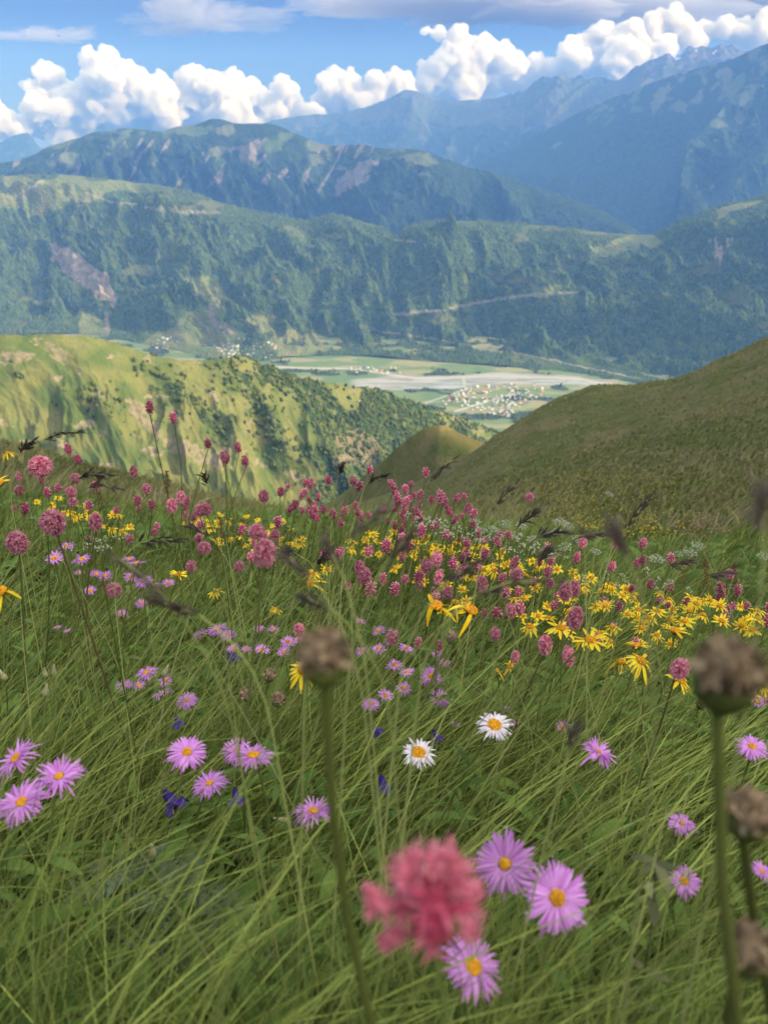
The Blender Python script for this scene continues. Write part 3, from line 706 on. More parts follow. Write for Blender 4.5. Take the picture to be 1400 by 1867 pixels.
def cumulus(label, lobes, Y, seed):
    rs_ = np.random.RandomState(seed); C1 = []; R1 = []
    for px_, py_, r_ in lobes:
        c = at(px_, py_, Y + rs_.randn() * r_ * 12); C1.append(c); R1.append(r_ * Y / F * .86)
    C1 = np.array(C1); R1 = np.array(R1)
    def kids(C, Rr, n, lo, hi, up):
        d = rs_.randn(len(C), n, 3); d /= np.linalg.norm(d, axis=2)[..., None]
        d[..., 2] = d[..., 2] * (1 - up) + np.abs(d[..., 2]) * up
        k = lo + (hi - lo) * rs_.rand(len(C), n)
        return (C[:, None] + d * (Rr[:, None] * (1.0 - .25 * k))[..., None]).reshape(-1, 3), (Rr[:, None] * k).ravel()
    C2, R2 = kids(C1, R1, 9, .38, .68, .6)
    C3, R3 = kids(C2, R2, 7, .30, .52, .5)
    Vs = []; Fs = []; off = 0; S = 40 * Y / F
    for c, r_, bs in ((C1, R1, ICO3), (C2, R2, ICO3), (C3, R3, ICO2)):
        v_, f_ = ico_spheres(c, r_, bs); n_ = np.repeat(r_, len(bs[0])); o_ = (v_ - np.repeat(c, len(bs[0]), 0)) / n_[:, None]
        b_ = sum(a_ * (np.abs(perlin(v_[:, 0] / S * f2 + v_[:, 1] / S * .7 * f2, v_[:, 2] / S * f2 - v_[:, 1] / S * .5 * f2, 7 + k_)) - .25) for k_, (f2, a_) in enumerate(((2.2, .55), (4.6, .34), (9.5, .2))))
        v_ = v_ - o_ * (n_ * b_ * 1.35)[:, None]
        Vs.append(v_); Fs.append(f_ + off); off += len(v_)
    tag(link('cumulus_cloud', skin_over('cumulus_cloud', np.concatenate(Vs), np.concatenate(Fs), 2.2 * Y / F, cm)), label, 'cloud')
cumulus('tall twin-headed white cumulus cloud above the hazy range, largest of the cloud bank', [(85, 140, 24), (68, 168, 20), (110, 172, 30), (98, 205, 38), (170, 122, 24), (195, 145, 36), (235, 152, 32), (215, 185, 48), (275, 165, 32), (300, 200, 38), (165, 200, 40), (250, 222, 44), (200, 235, 40), (120, 235, 36), (300, 228, 26), (60, 235, 24)], 26500, 21)
cumulus('broad white cumulus cloud right beside the twin-headed one, above the ridge summit', [(350, 146, 24), (385, 165, 32), (425, 148, 20), (440, 175, 30), (360, 190, 40), (410, 205, 40), (470, 200, 32), (520, 165, 22), (535, 185, 18), (500, 205, 28), (335, 220, 36), (450, 225, 36), (552, 208, 20), (575, 212, 18), (318, 215, 24)], 27500, 22)
cumulus('low white cloud cut by the left edge of the picture', [(-5, 225, 28), (30, 238, 24), (-25, 215, 36), (15, 255, 28), (-40, 250, 36)], 25500, 23)
cumulus('small white cumulus with one round head over the far blue ridge', [(612, 140, 15), (600, 165, 22), (640, 168, 28), (690, 165, 26), (728, 150, 20), (665, 190, 28), (610, 190, 28), (715, 175, 26), (745, 172, 20), (585, 195, 18), (762, 165, 16)], 29000, 24)
cumulus('towering cream cumulus cloud resting on the far ridge crest', [(775, 58, 9), (800, 62, 12), (835, 68, 16), (850, 108, 34), (882, 85, 20), (902, 110, 28), (830, 140, 38), (880, 150, 38), (932, 122, 22), (972, 125, 20), (800, 155, 32), (778, 130, 16), (940, 150, 28), (850, 165, 32)], 26000, 25)
cumulus('long warm-lit cumulus cloud leaning on the snowy summit', [(1050, 92, 28), (1045, 112, 26), (1090, 78, 30), (1110, 95, 34), (1150, 72, 32), (1192, 55, 24), (1232, 45, 24), (1130, 115, 34), (1180, 95, 34), (1240, 66, 24), (1080, 120, 28), (1015, 125, 20), (1000, 140, 16), (1260, 72, 18)], 26500, 26)
cumulus('pale cloud peeping from behind the highest summit', [(1285, 60, 18), (1318, 52, 18), (1345, 62, 20), (1392, 42, 20), (1375, 66, 24), (1420, 60, 26), (1270, 78, 16), (1400, 85, 24)], 28500, 27)
gm = vapour('grey_cloud_vapour', 0.0009, (0.60, 0.59, 0.61, 1))
BIG = ico(5)
gm2 = vapour('heavy_grey_vapour', 0.0017, (0.62, 0.61, 0.63, 1))
def stratus(label, px_, py_, w, h, Y, seed, gm=gm):
    bv, bf = BIG; V = bv.copy(); s_ = Y / F
    n1 = fbm(V[:, 0] * 1.6 + V[:, 1] * .5 + seed, V[:, 2] * 1.2 + V[:, 1] * 1.1, 5, seed, .6)
    V = V * (1 + .8 * n1)[:, None]
    V[:, 2] = np.where(V[:, 2] < 0, V[:, 2] * .45, V[:, 2]) + 0.18 * fbm(V[:, 0] * 4, V[:, 1] * 4, 4, seed + 3)
    V = V * [w * s_, w * s_ * .5, h * s_]
    tag(link('grey_cloud', mesh_np('grey_cloud', V, bf, mats=[gm]), None, at(px_, py_, Y)), label, 'cloud')
stratus('flat-bottomed grey cloud alone in the blue above the cumulus bank', 350, 38, 95, 32, 34000, 31)
stratus('thin grey streak of cloud low in the blue at the left', 95, 68, 78, 11, 36000, 32)
stratus('wide grey cloud sheet along the top edge above the towering cumulus', 960, 18, 190, 36, 34000, 33, gm2)
stratus('dark grey cloud sheet in the top right corner', 1290, 2, 220, 26, 37000, 34, gm2)
stratus('ragged grey cloud at the top edge, left of the wide cloud sheet', 670, 12, 90, 20, 38000, 35)
# ------------------------------------------------------------------ meadow plants
def leafy(name, a, b_, trans=0.35, rough=0.6, jitter=0.25, spec=0.12):
    """Diffuse + translucent plant tissue; 'tone' blends the two colours, each object a little different."""
    m = bpy.data.materials.new(name); m.use_nodes = True; nt = m.node_tree; q = NB(nt)
    nt.nodes.remove(nt.nodes['Principled BSDF'])
    c = q.mix(q.attr('tone').outputs['Fac'], a, b_)
    oi = q.node('ShaderNodeObjectInfo').outputs['Random']
    hsv = q.node('ShaderNodeHueSaturation'); q.put(hsv.inputs['Color'], c)
    q.put(hsv.inputs['Value'], q.ramp(oi, 0, 1, 1 - jitter, 1 + jitter))
    c = hsv.outputs['Color']
    d = q.node('ShaderNodeBsdfPrincipled'); q.put(d.inputs['Base Color'], c); d.inputs['Roughness'].default_value = rough
    d.inputs['Specular IOR Level'].default_value = spec
    t = q.node('ShaderNodeBsdfTranslucent'); q.put(t.inputs['Color'], c)
    mx = q.node('ShaderNodeMixShader'); mx.inputs[0].default_value = trans
    nt.links.new(d.outputs[0], mx.inputs[1]); nt.links.new(t.outputs[0], mx.inputs[2])
    nt.links.new(mx.outputs[0], nt.nodes['Material Output'].inputs['Surface'])
    return m
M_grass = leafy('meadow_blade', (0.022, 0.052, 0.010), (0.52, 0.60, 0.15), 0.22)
M_stalk = leafy('grass_stalk', (0.26, 0.31, 0.08), (0.54, 0.55, 0.22), 0.15)
M_leaf = leafy('broad_leaf', (0.045, 0.095, 0.016), (0.14, 0.22, 0.045), 0.3, .5)
M_stem = leafy('stem', (0.10, 0.145, 0.03), (0.22, 0.25, 0.075), 0.1)
M_stem_dark = leafy('reddish_stem', (0.10, 0.07, 0.035), (0.15, 0.15, 0.05), 0.1)
M_pink = leafy('pink_floret', (0.50, 0.075, 0.17), (0.94, 0.52, 0.60), 0.25, .6, .22)
M_coral = leafy('coral_floret', (0.56, 0.055, 0.15), (0.92, 0.38, 0.46), 0.25, .6, .05)
M_lilac = leafy('lilac_ray', (0.50, 0.15, 0.54), (0.76, 0.38, 0.80), 0.3, .6, .15)
M_white = leafy('white_ray', (0.72, 0.56, 0.72), (0.88, 0.84, 0.88), 0.3, .6, .05)
M_yellow = leafy('yellow_ray', (0.84, 0.52, 0.010), (0.93, 0.74, 0.05), 0.25, .55, .1)
M_disc = leafy('orange_disc', (0.50, 0.20, 0.012), (0.80, 0.42, 0.03), 0.05, .7, .1)
M_calyx = leafy('green_calyx', (0.075, 0.095, 0.020), (0.15, 0.17, 0.045), 0.1)
M_bell = leafy('violet_bell', (0.035, 0.012, 0.16), (0.10, 0.04, 0.34), 0.2, .5, .1)
M_dry = leafy('dry_head', (0.095, 0.055, 0.032), (0.40, 0.30, 0.19), 0.1, .9, .1)
M_pan = leafy('grass_panicle', (0.035, 0.026, 0.028), (0.20, 0.16, 0.13), 0.1, .7, .3)
M_cream = leafy('cream_bud', (0.30, 0.32, 0.14), (0.60, 0.54, 0.34), 0.2, .7, .1)
M_umbel = leafy('white_umbel', (0.42, 0.47, 0.33), (0.66, 0.69, 0.55), 0.2, .7, .1)
M_thistle = leafy('grey_thistle_leaf', (0.055, 0.085, 0.048), (0.17, 0.22, 0.135), 0.15, .6, .1)
M_rust = leafy('rusty_dock', (0.12, 0.040, 0.022), (0.24, 0.10, 0.05), 0.1, .9, .1)
M_small_white = leafy('small_white_petal', (0.48, 0.50, 0.36), (0.72, 0.73, 0.60), 0.25, .6, .05)

def ribbons(base, direc, side, L, W, bend, nseg=5, tone=None, droop=None, taper=0.8, round_=False):
    """n curved ribbons: from base along unit direc, bending towards unit vector bend (n x 3, its length the amount)."""
    n = len(base); t = np.linspace(0, 1, nseg + 1)
    c = base[:, None] + direc[:, None] * (L[:, None] * t)[..., None] + bend[:, None] * (L[:, None] * t ** 2)[..., None]
    if round_: w = np.sin(np.clip(t * .92 + .08, 0, 1) * np.pi) ** .6
    else: w = (1 - t) ** taper
    w = w * (1 if round_ else 1) ; w[-1] = 0.06 if not round_ else .12
    s = side[:, None] * (W[:, None] * w)[..., None] * .5
    V = np.stack([c - s, c + s], 2).reshape(n, -1, 3)
    k = np.arange(nseg) * 2
    f = np.stack([k, k + 1, k + 3, k + 2], -1)
    Fc = (f[None] + (np.arange(n) * (nseg + 1) * 2)[:, None, None]).reshape(-1, 4)
    T = np.repeat(tone if tone is not None else np.zeros(n), (nseg + 1) * 2)
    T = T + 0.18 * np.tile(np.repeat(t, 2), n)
    return V.reshape(-1, 3), Fc, np.clip(T, 0, 1)
def unit(v): return v / np.maximum(np.linalg.norm(v, axis=-1, keepdims=True), 1e-9)
def rand_side(d, rs_):
    a = rs_.randn(*d.shape); return unit(np.cross(d, a))
def join(parts):
    Vs, Fs, Ts, off = [], {}, [], 0
    for v_, f_, t_ in parts:
        Vs.append(v_); Ts.append(t_ if np.ndim(t_) else np.full(len(v_), t_)); Fs.setdefault(f_.shape[1], []).append(f_ + off); off += len(v_)
    return np.concatenate(Vs), [np.concatenate(x) for x in Fs.values()], np.concatenate(Ts)
def build(name, parts, mat):
    v_, f_, t_ = join(parts); return mesh_np(name, v_, f_, mats=[mat], attrs={'tone': t_})
def tube(path, rad, k=6, tone=0.3):
    path = np.asarray(path, float); n = len(path); rad = np.broadcast_to(rad, n)
    d = unit(np.gradient(path, axis=0)); ref = np.array([0.3, 1.0, 0.2]) if abs(d[0][1]) < .8 else np.array([1., 0, .2])
    s = unit(np.cross(d, ref)); u = np.cross(d, s); a = np.arange(k) * 2 * np.pi / k
    V = path[:, None] + (s[:, None] * np.cos(a)[None, :, None] + u[:, None] * np.sin(a)[None, :, None]) * rad[:, None, None]
    i = np.arange(n - 1)[:, None] * k + np.arange(k)[None]; j = np.arange(n - 1)[:, None] * k + (np.arange(k)[None] + 1) % k
    return V.reshape(-1, 3), np.stack([i, j, j + k, i + k], -1).reshape(-1, 4), np.full(n * k, tone)
def arc(p0, p1, sag, n=7):
    p0, p1, sag = np.array(p0, float), np.array(p1, float), np.array(sag, float); t = np.linspace(0, 1, n)[:, None]
    return p0 * (1 - t) + p1 * t + sag * (4 * t * (1 - t))

# --- the grass itself
THISTLES = ((300, 1505, .66, 24, .07), (215, 1480, .70, 20, .066), (385, 1550, .63, 18, .062))
CLEAR = [(float(np.array(ray(a_, b_))[0]) * d_, float(np.array(ray(a_, b_))[1]) * d_ - .02, .08) for a_, b_, d_, n_, l_ in THISTLES]     # little grass grows through the thistles
def scatter(n, r0, r1, seed, half=34):
    rs_ = np.random.RandomState(seed)
    az = np.radians(rs_.uniform(-half, half, n)); r = np.exp(rs_.uniform(math.log(r0), math.log(r1), n))
    # more even in the picture: thin the closest
    x, y = r * np.sin(az), r * np.cos(az)
    return np.stack([x, y, near_height(x, y)], -1), r
def grass(n, r0, r1, seed, hmin, hmax, w0, wr, nseg, lean, half=34, flat=0.0, tone_shift=0.0, spread=.9):
    rs_ = np.random.RandomState(seed); B, r = scatter(n, r0, r1, seed + 1, half)
    clump = fbm(B[:, 0] / (.10 + .12 * r), B[:, 1] / (.10 + .12 * r), 3, seed)
    L = (hmin + (hmax - hmin) * rs_.rand(n) ** 1.3) * (1 + .35 * clump)
    th = 0.15 + 1.0 * fbm(B[:, 0] / .8, B[:, 1] / .8, 2, seed + 5) * min(1, spread * 1.2) + rs_.randn(n) * spread      # lean mostly to the right
    ln = np.abs(lean + rs_.randn(n) * .25)
    hd = np.stack([np.cos(th), np.sin(th) * .7, 0 * th], -1)
    d = unit(np.stack([0 * th, 0 * th, 1 + 0 * th], -1) + hd * ln[:, None])
    bend = hd * (.25 + .35 * rs_.rand(n))[:, None] * (.5 + flat) + np.array([0, 0, -1.0]) * (.12 + .25 * rs_.rand(n) + flat * .3)[:, None]
    side = unit(np.cross(d, unit(rs_.randn(n, 3) + np.array([0, 1.2, 0]))))
    tone = np.clip(0.11 + tone_shift + .20 * clump + .15 * rs_.randn(n) + .45 * (rs_.rand(n) < .13), 0, 1)
    keep = L < 99
    for ex, ey, er in CLEAR: keep &= (np.hypot(B[:, 0] - ex, B[:, 1] - ey) > er) | (rs_.rand(n) < .18)
    # leave the air in front of the lens free
    tip = B + d * L[:, None] + bend * L[:, None]
    keep &= (np.linalg.norm(tip, axis=1) > .20) & (np.linalg.norm((tip + B) / 2, axis=1) > .22)
    return ribbons(B[keep], d[keep], side[keep], L[keep], (w0 + wr * r)[keep] * (.6 + .8 * rs_.rand(keep.sum())), bend[keep], nseg, tone[keep])
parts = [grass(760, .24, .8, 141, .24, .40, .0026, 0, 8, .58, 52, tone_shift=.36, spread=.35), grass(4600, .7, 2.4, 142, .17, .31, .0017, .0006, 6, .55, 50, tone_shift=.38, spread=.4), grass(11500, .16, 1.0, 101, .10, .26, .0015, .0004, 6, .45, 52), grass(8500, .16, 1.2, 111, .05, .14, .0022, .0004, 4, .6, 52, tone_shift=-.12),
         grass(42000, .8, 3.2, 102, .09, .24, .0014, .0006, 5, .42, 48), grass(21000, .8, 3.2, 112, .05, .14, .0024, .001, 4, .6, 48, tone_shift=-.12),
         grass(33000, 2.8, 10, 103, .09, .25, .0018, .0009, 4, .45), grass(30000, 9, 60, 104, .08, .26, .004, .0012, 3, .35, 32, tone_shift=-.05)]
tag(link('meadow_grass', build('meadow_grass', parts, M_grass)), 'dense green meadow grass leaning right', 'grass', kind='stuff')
# pale flowering stalks crossing above the leaves
def stalks(n, r0, r1, seed, hmin, hmax, w):
    rs_ = np.random.RandomState(seed); B, r = scatter(n, r0, r1, seed + 1, 40)
    th = rs_.randn(n) * .7 + .1; ln = np.abs(.55 + .45 * rs_.randn(n)); L = rs_.uniform(hmin, hmax, n)
    hd = np.stack([np.cos(th) * np.where(rs_.rand(n) < .85, 1, -1), np.sin(th) * .5, 0 * th], -1)
    d = unit(np.array([0, 0, 1.0]) + hd * ln[:, None]); bend = hd * (.1 + .15 * rs_.rand(n))[:, None] - np.array([0, 0, 1.]) * (.04 + .1 * rs_.rand(n))[:, None]
    tip = B + (d + bend) * L[:, None]
    k = (np.linalg.norm(tip, axis=1) > .24) & (np.linalg.norm((tip + B) / 2, axis=1) > .26)
    return ribbons(B[k], d[k], unit(np.cross(d, np.array([0.0, 1.0, .3])))[k], L[k], (w * (.7 + .6 * rs_.rand(n)))[k], bend[k], 6, np.clip(.4 + .3 * rs_.randn(n), 0, 1)[k], taper=.35)
tag(link('grass_stalks', build('grass_stalks', [stalks(240, .22, 1.0, 121, .2, .40, .0016), stalks(1000, .8, 2.6, 122, .25, .45, .0018), stalks(700, 2.4, 7, 123, .25, .45, .0028)], M_stalk)), 'thin pale grass stalks crossing above the meadow leaves', 'grass', kind='stuff')
# dry tussocks on the spur
M_straw = leafy('dry_tussock', (0.13, 0.145, 0.048), (0.30, 0.26, 0.135), 0.2)
tag(link('hillside_tussocks', build('hillside_tussocks', [grass(26000, 10, 150, 151, .18, .45, .02, .0022, 2, .5, 32, tone_shift=.15)], M_straw)), 'dry brownish tussock grass on the shaded spur', 'grass', kind='stuff')
# broad leaves between the blades
def leaves(n, r0, r1, seed, lmin, lmax, wid):
    rs_ = np.random.RandomState(seed); B, r = scatter(n, r0, r1, seed + 1, 40)
    B[:, 2] += rs_.rand(n) * .10
    a = rs_.rand(n) * 6.28; d = unit(np.stack([np.cos(a), np.sin(a), .5 + 1.6 * rs_.rand(n)], -1)); L = rs_.uniform(lmin, lmax, n)
    side = unit(np.cross(d, np.array([0, 0, 1.0]) + .3 * rs_.randn(n, 3))); bend = np.stack([np.cos(a) * .3, np.sin(a) * .3, -.35 - .4 * rs_.rand(n)], -1)
    return ribbons(B, d, side, L, L * wid * (.7 + .6 * rs_.rand(n)), bend, 6, np.clip(.4 + .3 * rs_.randn(n), 0, 1), round_=True)
tag(link('broad_leaves', build('broad_leaves', [leaves(2200, .25, 1.2, 131, .02, .065, .22), leaves(5000, 1.0, 3.5, 132, .03, .10, .20), leaves(2500, 3, 9, 133, .06, .16, .3)], M_leaf)), 'broad lance-shaped leaves low in the meadow', 'leaves', kind='stuff')

# --- flower heads (unit size: 1 = head width)
def spike(seed, ratio, nflo, detail):
    """bistort head: florets all round an egg-shaped core, height ratio x width."""
    rs_ = np.random.RandomState(seed); hh = ratio / 2
    core_v = ICO2[0] * [.34, .34, hh * .85] + [0, 0, hh]
    i = np.arange(nflo) + .5; z = 1 - 2 * i / nflo; ph = i * 2.39996 + rs_.randn(nflo) * .12; rr = np.sqrt(1 - z * z)
    nrm = np.stack([rr * np.cos(ph), rr * np.sin(ph), z], -1)
    P = nrm * [.33, .33, hh * .86] + [0, 0, hh]; out = unit(nrm * [1, 1, .45 / max(ratio, .5)] + .25 * rs_.randn(nflo, 3) + [0, 0, .25])
    parts = [(core_v, ICO2[1], np.full(len(core_v), .05))]
    tn = np.clip(.45 + .32 * rs_.randn(nflo), 0, 1)
    if detail == 2:      # five petals to a floret, and pale stamens
        u = rand_side(out, rs_); w = np.cross(out, u)
        for k in range(5):
            a = k * 1.2566; lat = u * math.cos(a) + w * math.sin(a)
            parts.append(ribbons(P, unit(out + .45 * lat), unit(np.cross(out, lat)), np.full(nflo, .17) * (.8 + .5 * rs_.rand(nflo)), np.full(nflo, .085), lat * .3, 2, tn * .8, round_=True))
        parts.append(ribbons(P, unit(out + .3 * rand_side(out, rs_)), u, np.full(nflo, .24) * (.7 + .6 * rs_.rand(nflo)), np.full(nflo, .02), out * 0, 2, np.ones(nflo)))
        parts.append(ribbons(P, unit(out + .4 * rand_side(out, rs_)), w, np.full(nflo, .22) * (.7 + .6 * rs_.rand(nflo)), np.full(nflo, .02), out * 0, 2, np.ones(nflo)))
    else:
        bv = np.array([[0, 0, -.04], [.075, 0, .06], [-.037, .065, .06], [-.037, -.065, .06], [0, 0, .23]]); bf = np.array([[0, 2, 1], [0, 3, 2], [0, 1, 3], [1, 2, 4], [2, 3, 4], [3, 1, 4]])
        u = rand_side(out, rs_); w = np.cross(out, u); sc = (1.0 + .5 * rs_.rand(nflo))[:, None, None] * (1.15 if nflo < 60 else 1)
        V = P[:, None] + sc * (u[:, None] * bv[None, :, :1] + w[:, None] * bv[None, :, 1:2] + out[:, None] * bv[None, :, 2:])
        parts.append((V.reshape(-1, 3), repeat_mesh(bv, bf, nflo), np.repeat(tn, 5) * np.tile([.3, .8, .8, .8, 1.3], nflo)))
    return parts
def rays(n, r0, r1, wid, up, seed, droop=.2, tone=.5, nseg=4, jit=.12, miss=0.0, sweep=(0, 2 * np.pi)):
    rs_ = np.random.RandomState(seed); a = sweep[0] + (np.arange(n) + .5) / n * (sweep[1] - sweep[0]) + rs_.randn(n) * jit * 2 / n * 3
    k = rs_.rand(n) >= miss; a = a[k]; n = len(a)
    rad = np.stack([np.cos(a), np.sin(a), 0 * a], -1); U = up + rs_.randn(n) * jit
    d = unit(rad + np.stack([0 * a, 0 * a, U], -1)); B = rad * r0; L = (r1 - r0) * (1 + rs_.randn(n) * jit)
    side = unit(np.cross(d, np.array([0, 0, 1.0])) + .35 * jit * 3 * rs_.randn(n, 3)); bend = np.stack([0 * a, 0 * a, -droop - .5 * jit + rs_.randn(n) * jit], -1) + side * rs_.randn(n, 1) * jit * .8
    t = np.linspace(0, 1, nseg + 1)
    w = np.array([.45, .85, 1.0, .92, .30]) if nseg == 4 else np.array([.5, 1, .4])
    c = B[:, None] + d[:, None] * (L[:, None] * t)[..., None] + bend[:, None] * (L[:, None] * t ** 2)[..., None]
    s = side[:, None] * (wid * .5 * (.8 + .4 * rs_.rand(n))[:, None] * w[None])[..., None]
    mid = c + np.array([0, 0, -1.0]) * (wid * .16 * w)[None, :, None]
    V = np.stack([c - s, mid, c + s], 2).reshape(n, -1, 3); q_ = np.arange(nseg) * 3
    f = np.concatenate([np.stack([q_, q_ + 1, q_ + 4, q_ + 3], -1), np.stack([q_ + 1, q_ + 2, q_ + 5, q_ + 4], -1)])
    Fc = (f[None] + (np.arange(n) * (nseg + 1) * 3)[:, None, None]).reshape(-1, 4)
    T = np.repeat(np.clip(tone + .25 * rs_.randn(n), 0, 1), (nseg + 1) * 3)
    return V.reshape(-1, 3), Fc, T
def disc(r, h, n, seed):
    rs_ = np.random.RandomState(seed); i = np.arange(n) + .5; rr = np.sqrt(i / n) * r; a = i * 2.39996
    P = np.stack([rr * np.cos(a), rr * np.sin(a), h * (1 - (rr / r) ** 2) * .9], -1); bv, bf = ICO1; k = r * 1.5 / math.sqrt(n)
    V = bv[None] * (k * (.8 + .5 * rs_.rand(n)))[:, None, None] * [1, 1, 1.5] + P[:, None]
    dome = ICO2[0] * [r, r, h] ; dome[:, 2] = np.maximum(dome[:, 2], -.05 * r) 
    return [(V.reshape(-1, 3), repeat_mesh(bv, bf, n), np.repeat(np.clip(.45 + .3 * rs_.randn(n) + .3 * (rr / r - .5), 0, 1), len(bv))), (dome, ICO2[1], np.full(len(dome), .1))]
def calyx(r, h, seed):
    v_ = ICO2[0] * [r, r, h]; v_[:, 2] = np.minimum(v_[:, 2], .02) - .01
    rs_ = np.random.RandomState(seed); n = 22; a = np.arange(n) / n * 6.283
    rad = np.stack([np.cos(a), np.sin(a), 0 * a], -1)
    rib = ribbons(rad * r * .75 + [0, 0, -h * .7], unit(rad * .5 + [0, 0, 1.0]), unit(np.cross(rad, [0, 0, 1.])), np.full(n, h * 1.1), np.full(n, r * .28), rad * .2, 3, rs_.rand(n))
    return [(v_, ICO2[1], np.full(len(v_), .3)), rib]
ME = {}
for k in range(6):
    ME['aster', k] = [build('ray_petals', [rays(42 + 3 * k, .10, .5, .054, .08 + .07 * k, 230 + k, .22 + .04 * k, .45 + .05 * (k % 3), 4, .09 + .02 * k, .012 * k), rays(34, .10, .45, .044, .28 + .08 * k, 240 + k, .20, .75, 4, .10 + .02 * k)], M_lilac),
                      build('disc', disc((.115, .09, .13, .10, .12, .085)[k], .06, 60, 250 + k), M_disc), build('calyx', calyx(.12, .12, 255 + k), M_calyx)]
for k in range(3):
    ME['spike2', k] = [build('flower_head', spike(200 + k, (1.15, 1.65, 1.35)[k], 150, 2), M_pink)]
    ME['spike1', k] = [build('flower_head', spike(210 + k, (1.3, 1.7, 1.5)[k], 95, 2), M_pink)]
    ME['spike0', k] = [build('flower_head', spike(220 + k, (1.25, 1.7, 1.45)[k], 46, 1), M_pink)]
    ME['aster_small', k] = [build('ray_petals', [rays(26, .10, .5, .075, .2 + .25 * k, 260 + k, .2, .5, 2), rays(16, .10, .45, .07, .5, 264 + k, .2, .75, 2)], M_lilac),
                            build('disc', disc(.14, .07, 16, 270 + k), M_disc)]
    ME['white_aster', k] = [build('ray_petals', [rays(34, .12, .5, .055, .15, 280 + k, .3, .6), rays(20, .12, .45, .05, .35, 285 + k, .3, .9)], M_white),
                            build('disc', disc(.19, .07, 60, 290 + k), M_disc), build('calyx', calyx(.15, .12, 295 + k), M_calyx)]
    ME['yellow', k] = [build('ray_petals', [rays((13, 11, 15)[k], .10, .5, .105, (.12, .3, .02)[k], 300 + k, (.15, .1, .45)[k], .5, 4, .14, (.05, .1, .2)[k])], M_yellow),
                       build('disc', disc(.15, .09, 44, 310 + k), M_disc), build('calyx', calyx(.13, .13, 315 + k), M_calyx)]
    ME['yellow_small', k] = [build('ray_petals', [rays(12, .08, .5, .14, (.1, .35, .0)[k], 320 + k, (.15, .1, .5)[k], .55, 2, .14, .08)], M_yellow), build('disc', disc(.14, .08, 12, 330 + k), M_disc)]
ME['yellow_few', 0] = [build('ray_petals', [rays(6, .10, .56, .15, .45, 340, .35, .3, 4, .3)], M_yellow), build('disc', disc(.19, .10, 50, 341), M_disc), build('calyx', calyx(.17, .2, 342), M_calyx)]
ME['yellow_few', 1] = [build('ray_petals', [rays(7, .10, .6, .13, .35, 350, .3, .3, 4, .35)], M_yellow), build('disc', disc(.19, .10, 50, 351), M_disc), build('calyx', calyx(.17, .2, 352), M_calyx)]
ME['yellow_few', 2] = [build('ray_petals', [rays(9, .10, .55, .12, -.3, 360, .5, .3, 4, .4)], M_yellow), build('disc', disc(.18, .10, 50, 361), M_disc), build('calyx', calyx(.16, .2, 362), M_calyx)]
def bell_mesh(seed):
    rs_ = np.random.RandomState(seed); zz = np.linspace(0, 1, 7); rr = np.array([.06, .20, .25, .27, .32, .44, .62]); a = np.arange(20) / 20 * 6.283
    lob = .16 * np.cos(a * 5)
    V = np.concatenate([np.stack([np.cos(a) * r_ * (1 + (lob * .5 if z_ > .7 else 0)), np.sin(a) * r_ * (1 + (lob * .5 if z_ > .7 else 0)), -z_ + (lob * z_ ** 3 * -1.6)], -1) for r_, z_ in zip(rr, zz)])
    i = np.arange(6)[:, None] * 20 + np.arange(20)[None]; j = np.arange(6)[:, None] * 20 + (np.arange(20)[None] + 1) % 20
    return [(V, np.stack([i, j, j + 20, i + 20], -1).reshape(-1, 4), np.repeat(zz * .8, 20))]
ME['bell', 0] = [build('bell_petals', bell_mesh(1), M_bell), build('calyx', [(lambda v: (v[0] + [0, 0, .02], v[1], v[2]))(rays(6, .03, .35, .06, .3, 372, -.2, .5))], M_calyx)]
def dry_mesh(seed, flat=.75):
    rs_ = np.random.RandomState(seed); n = 90; i = np.arange(n) + .5; z = 1 - 1.25 * i / n; a = i * 2.39996; rr = np.sqrt(np.clip(1 - z * z, 0, 1))
    nrm = np.stack([rr * np.cos(a), rr * np.sin(a), z * flat], -1)
    P = nrm * .36 + [0, 0, .66]
    w = ribbons(P, unit(nrm + .5 * rs_.randn(n, 3) + [0, 0, .2]), rand_side(nrm, rs_), np.full(n, .2) * (.6 + .8 * rs_.rand(n)), np.full(n, .13), .5 * rand_side(nrm, rs_), 3, rs_.rand(n), round_=True)
    core = ICO2[0] * [.38, .38, .30] * (1 + .12 * rs_.randn(len(ICO2[0]), 1)) + [0, 0, .66]
    return [(core, ICO2[1], np.clip(.35 + .35 * rs_.randn(len(core)), 0, 1)), w]
for k in range(3):
    cup = ICO2[0] * [.43, .43, .44] * (1 + .05 * np.random.RandomState(k).randn(len(ICO2[0]), 1)); cup[:, 2] = np.minimum(cup[:, 2], .12) + .38
    ME['dry', k] = [build('dried_florets', dry_mesh(380 + k), M_dry), build('calyx', [(cup, ICO2[1], np.full(len(cup), .35))] + [(lambda v: (v[0] + [0, 0, .2], v[1], v[2]))(rays(18, .3, .55, .10, 1.6, 385 + k, -.2, .4))], M_calyx)]
    ME['dry_small', k] = [build('dried_florets', dry_mesh(390 + k, .9), M_dry)]
def umbel(seed):
    rs_ = np.random.RandomState(seed); parts_ = []; n = 16
    a = np.arange(n) * 2.39996; rr = np.sqrt((np.arange(n) + .5) / n) * .42; top = np.stack([rr * np.cos(a), rr * np.sin(a), .16 - .25 * rr ** 2 + .02 * rs_.randn(n)], -1)
    m_ = 12; d = rs_.randn(n, m_, 3); d[..., 2] *= .25; P = (top[:, None] + d * .042).reshape(-1, 3); bv, bf = ICO1
    return top, [((bv[None] * (.022 * (.7 + .6 * rs_.rand(len(P))))[:, None, None] * [1, 1, .6] + P[:, None]).reshape(-1, 3), repeat_mesh(bv, bf, len(P)), np.repeat(rs_.rand(len(P)), len(bv)))]
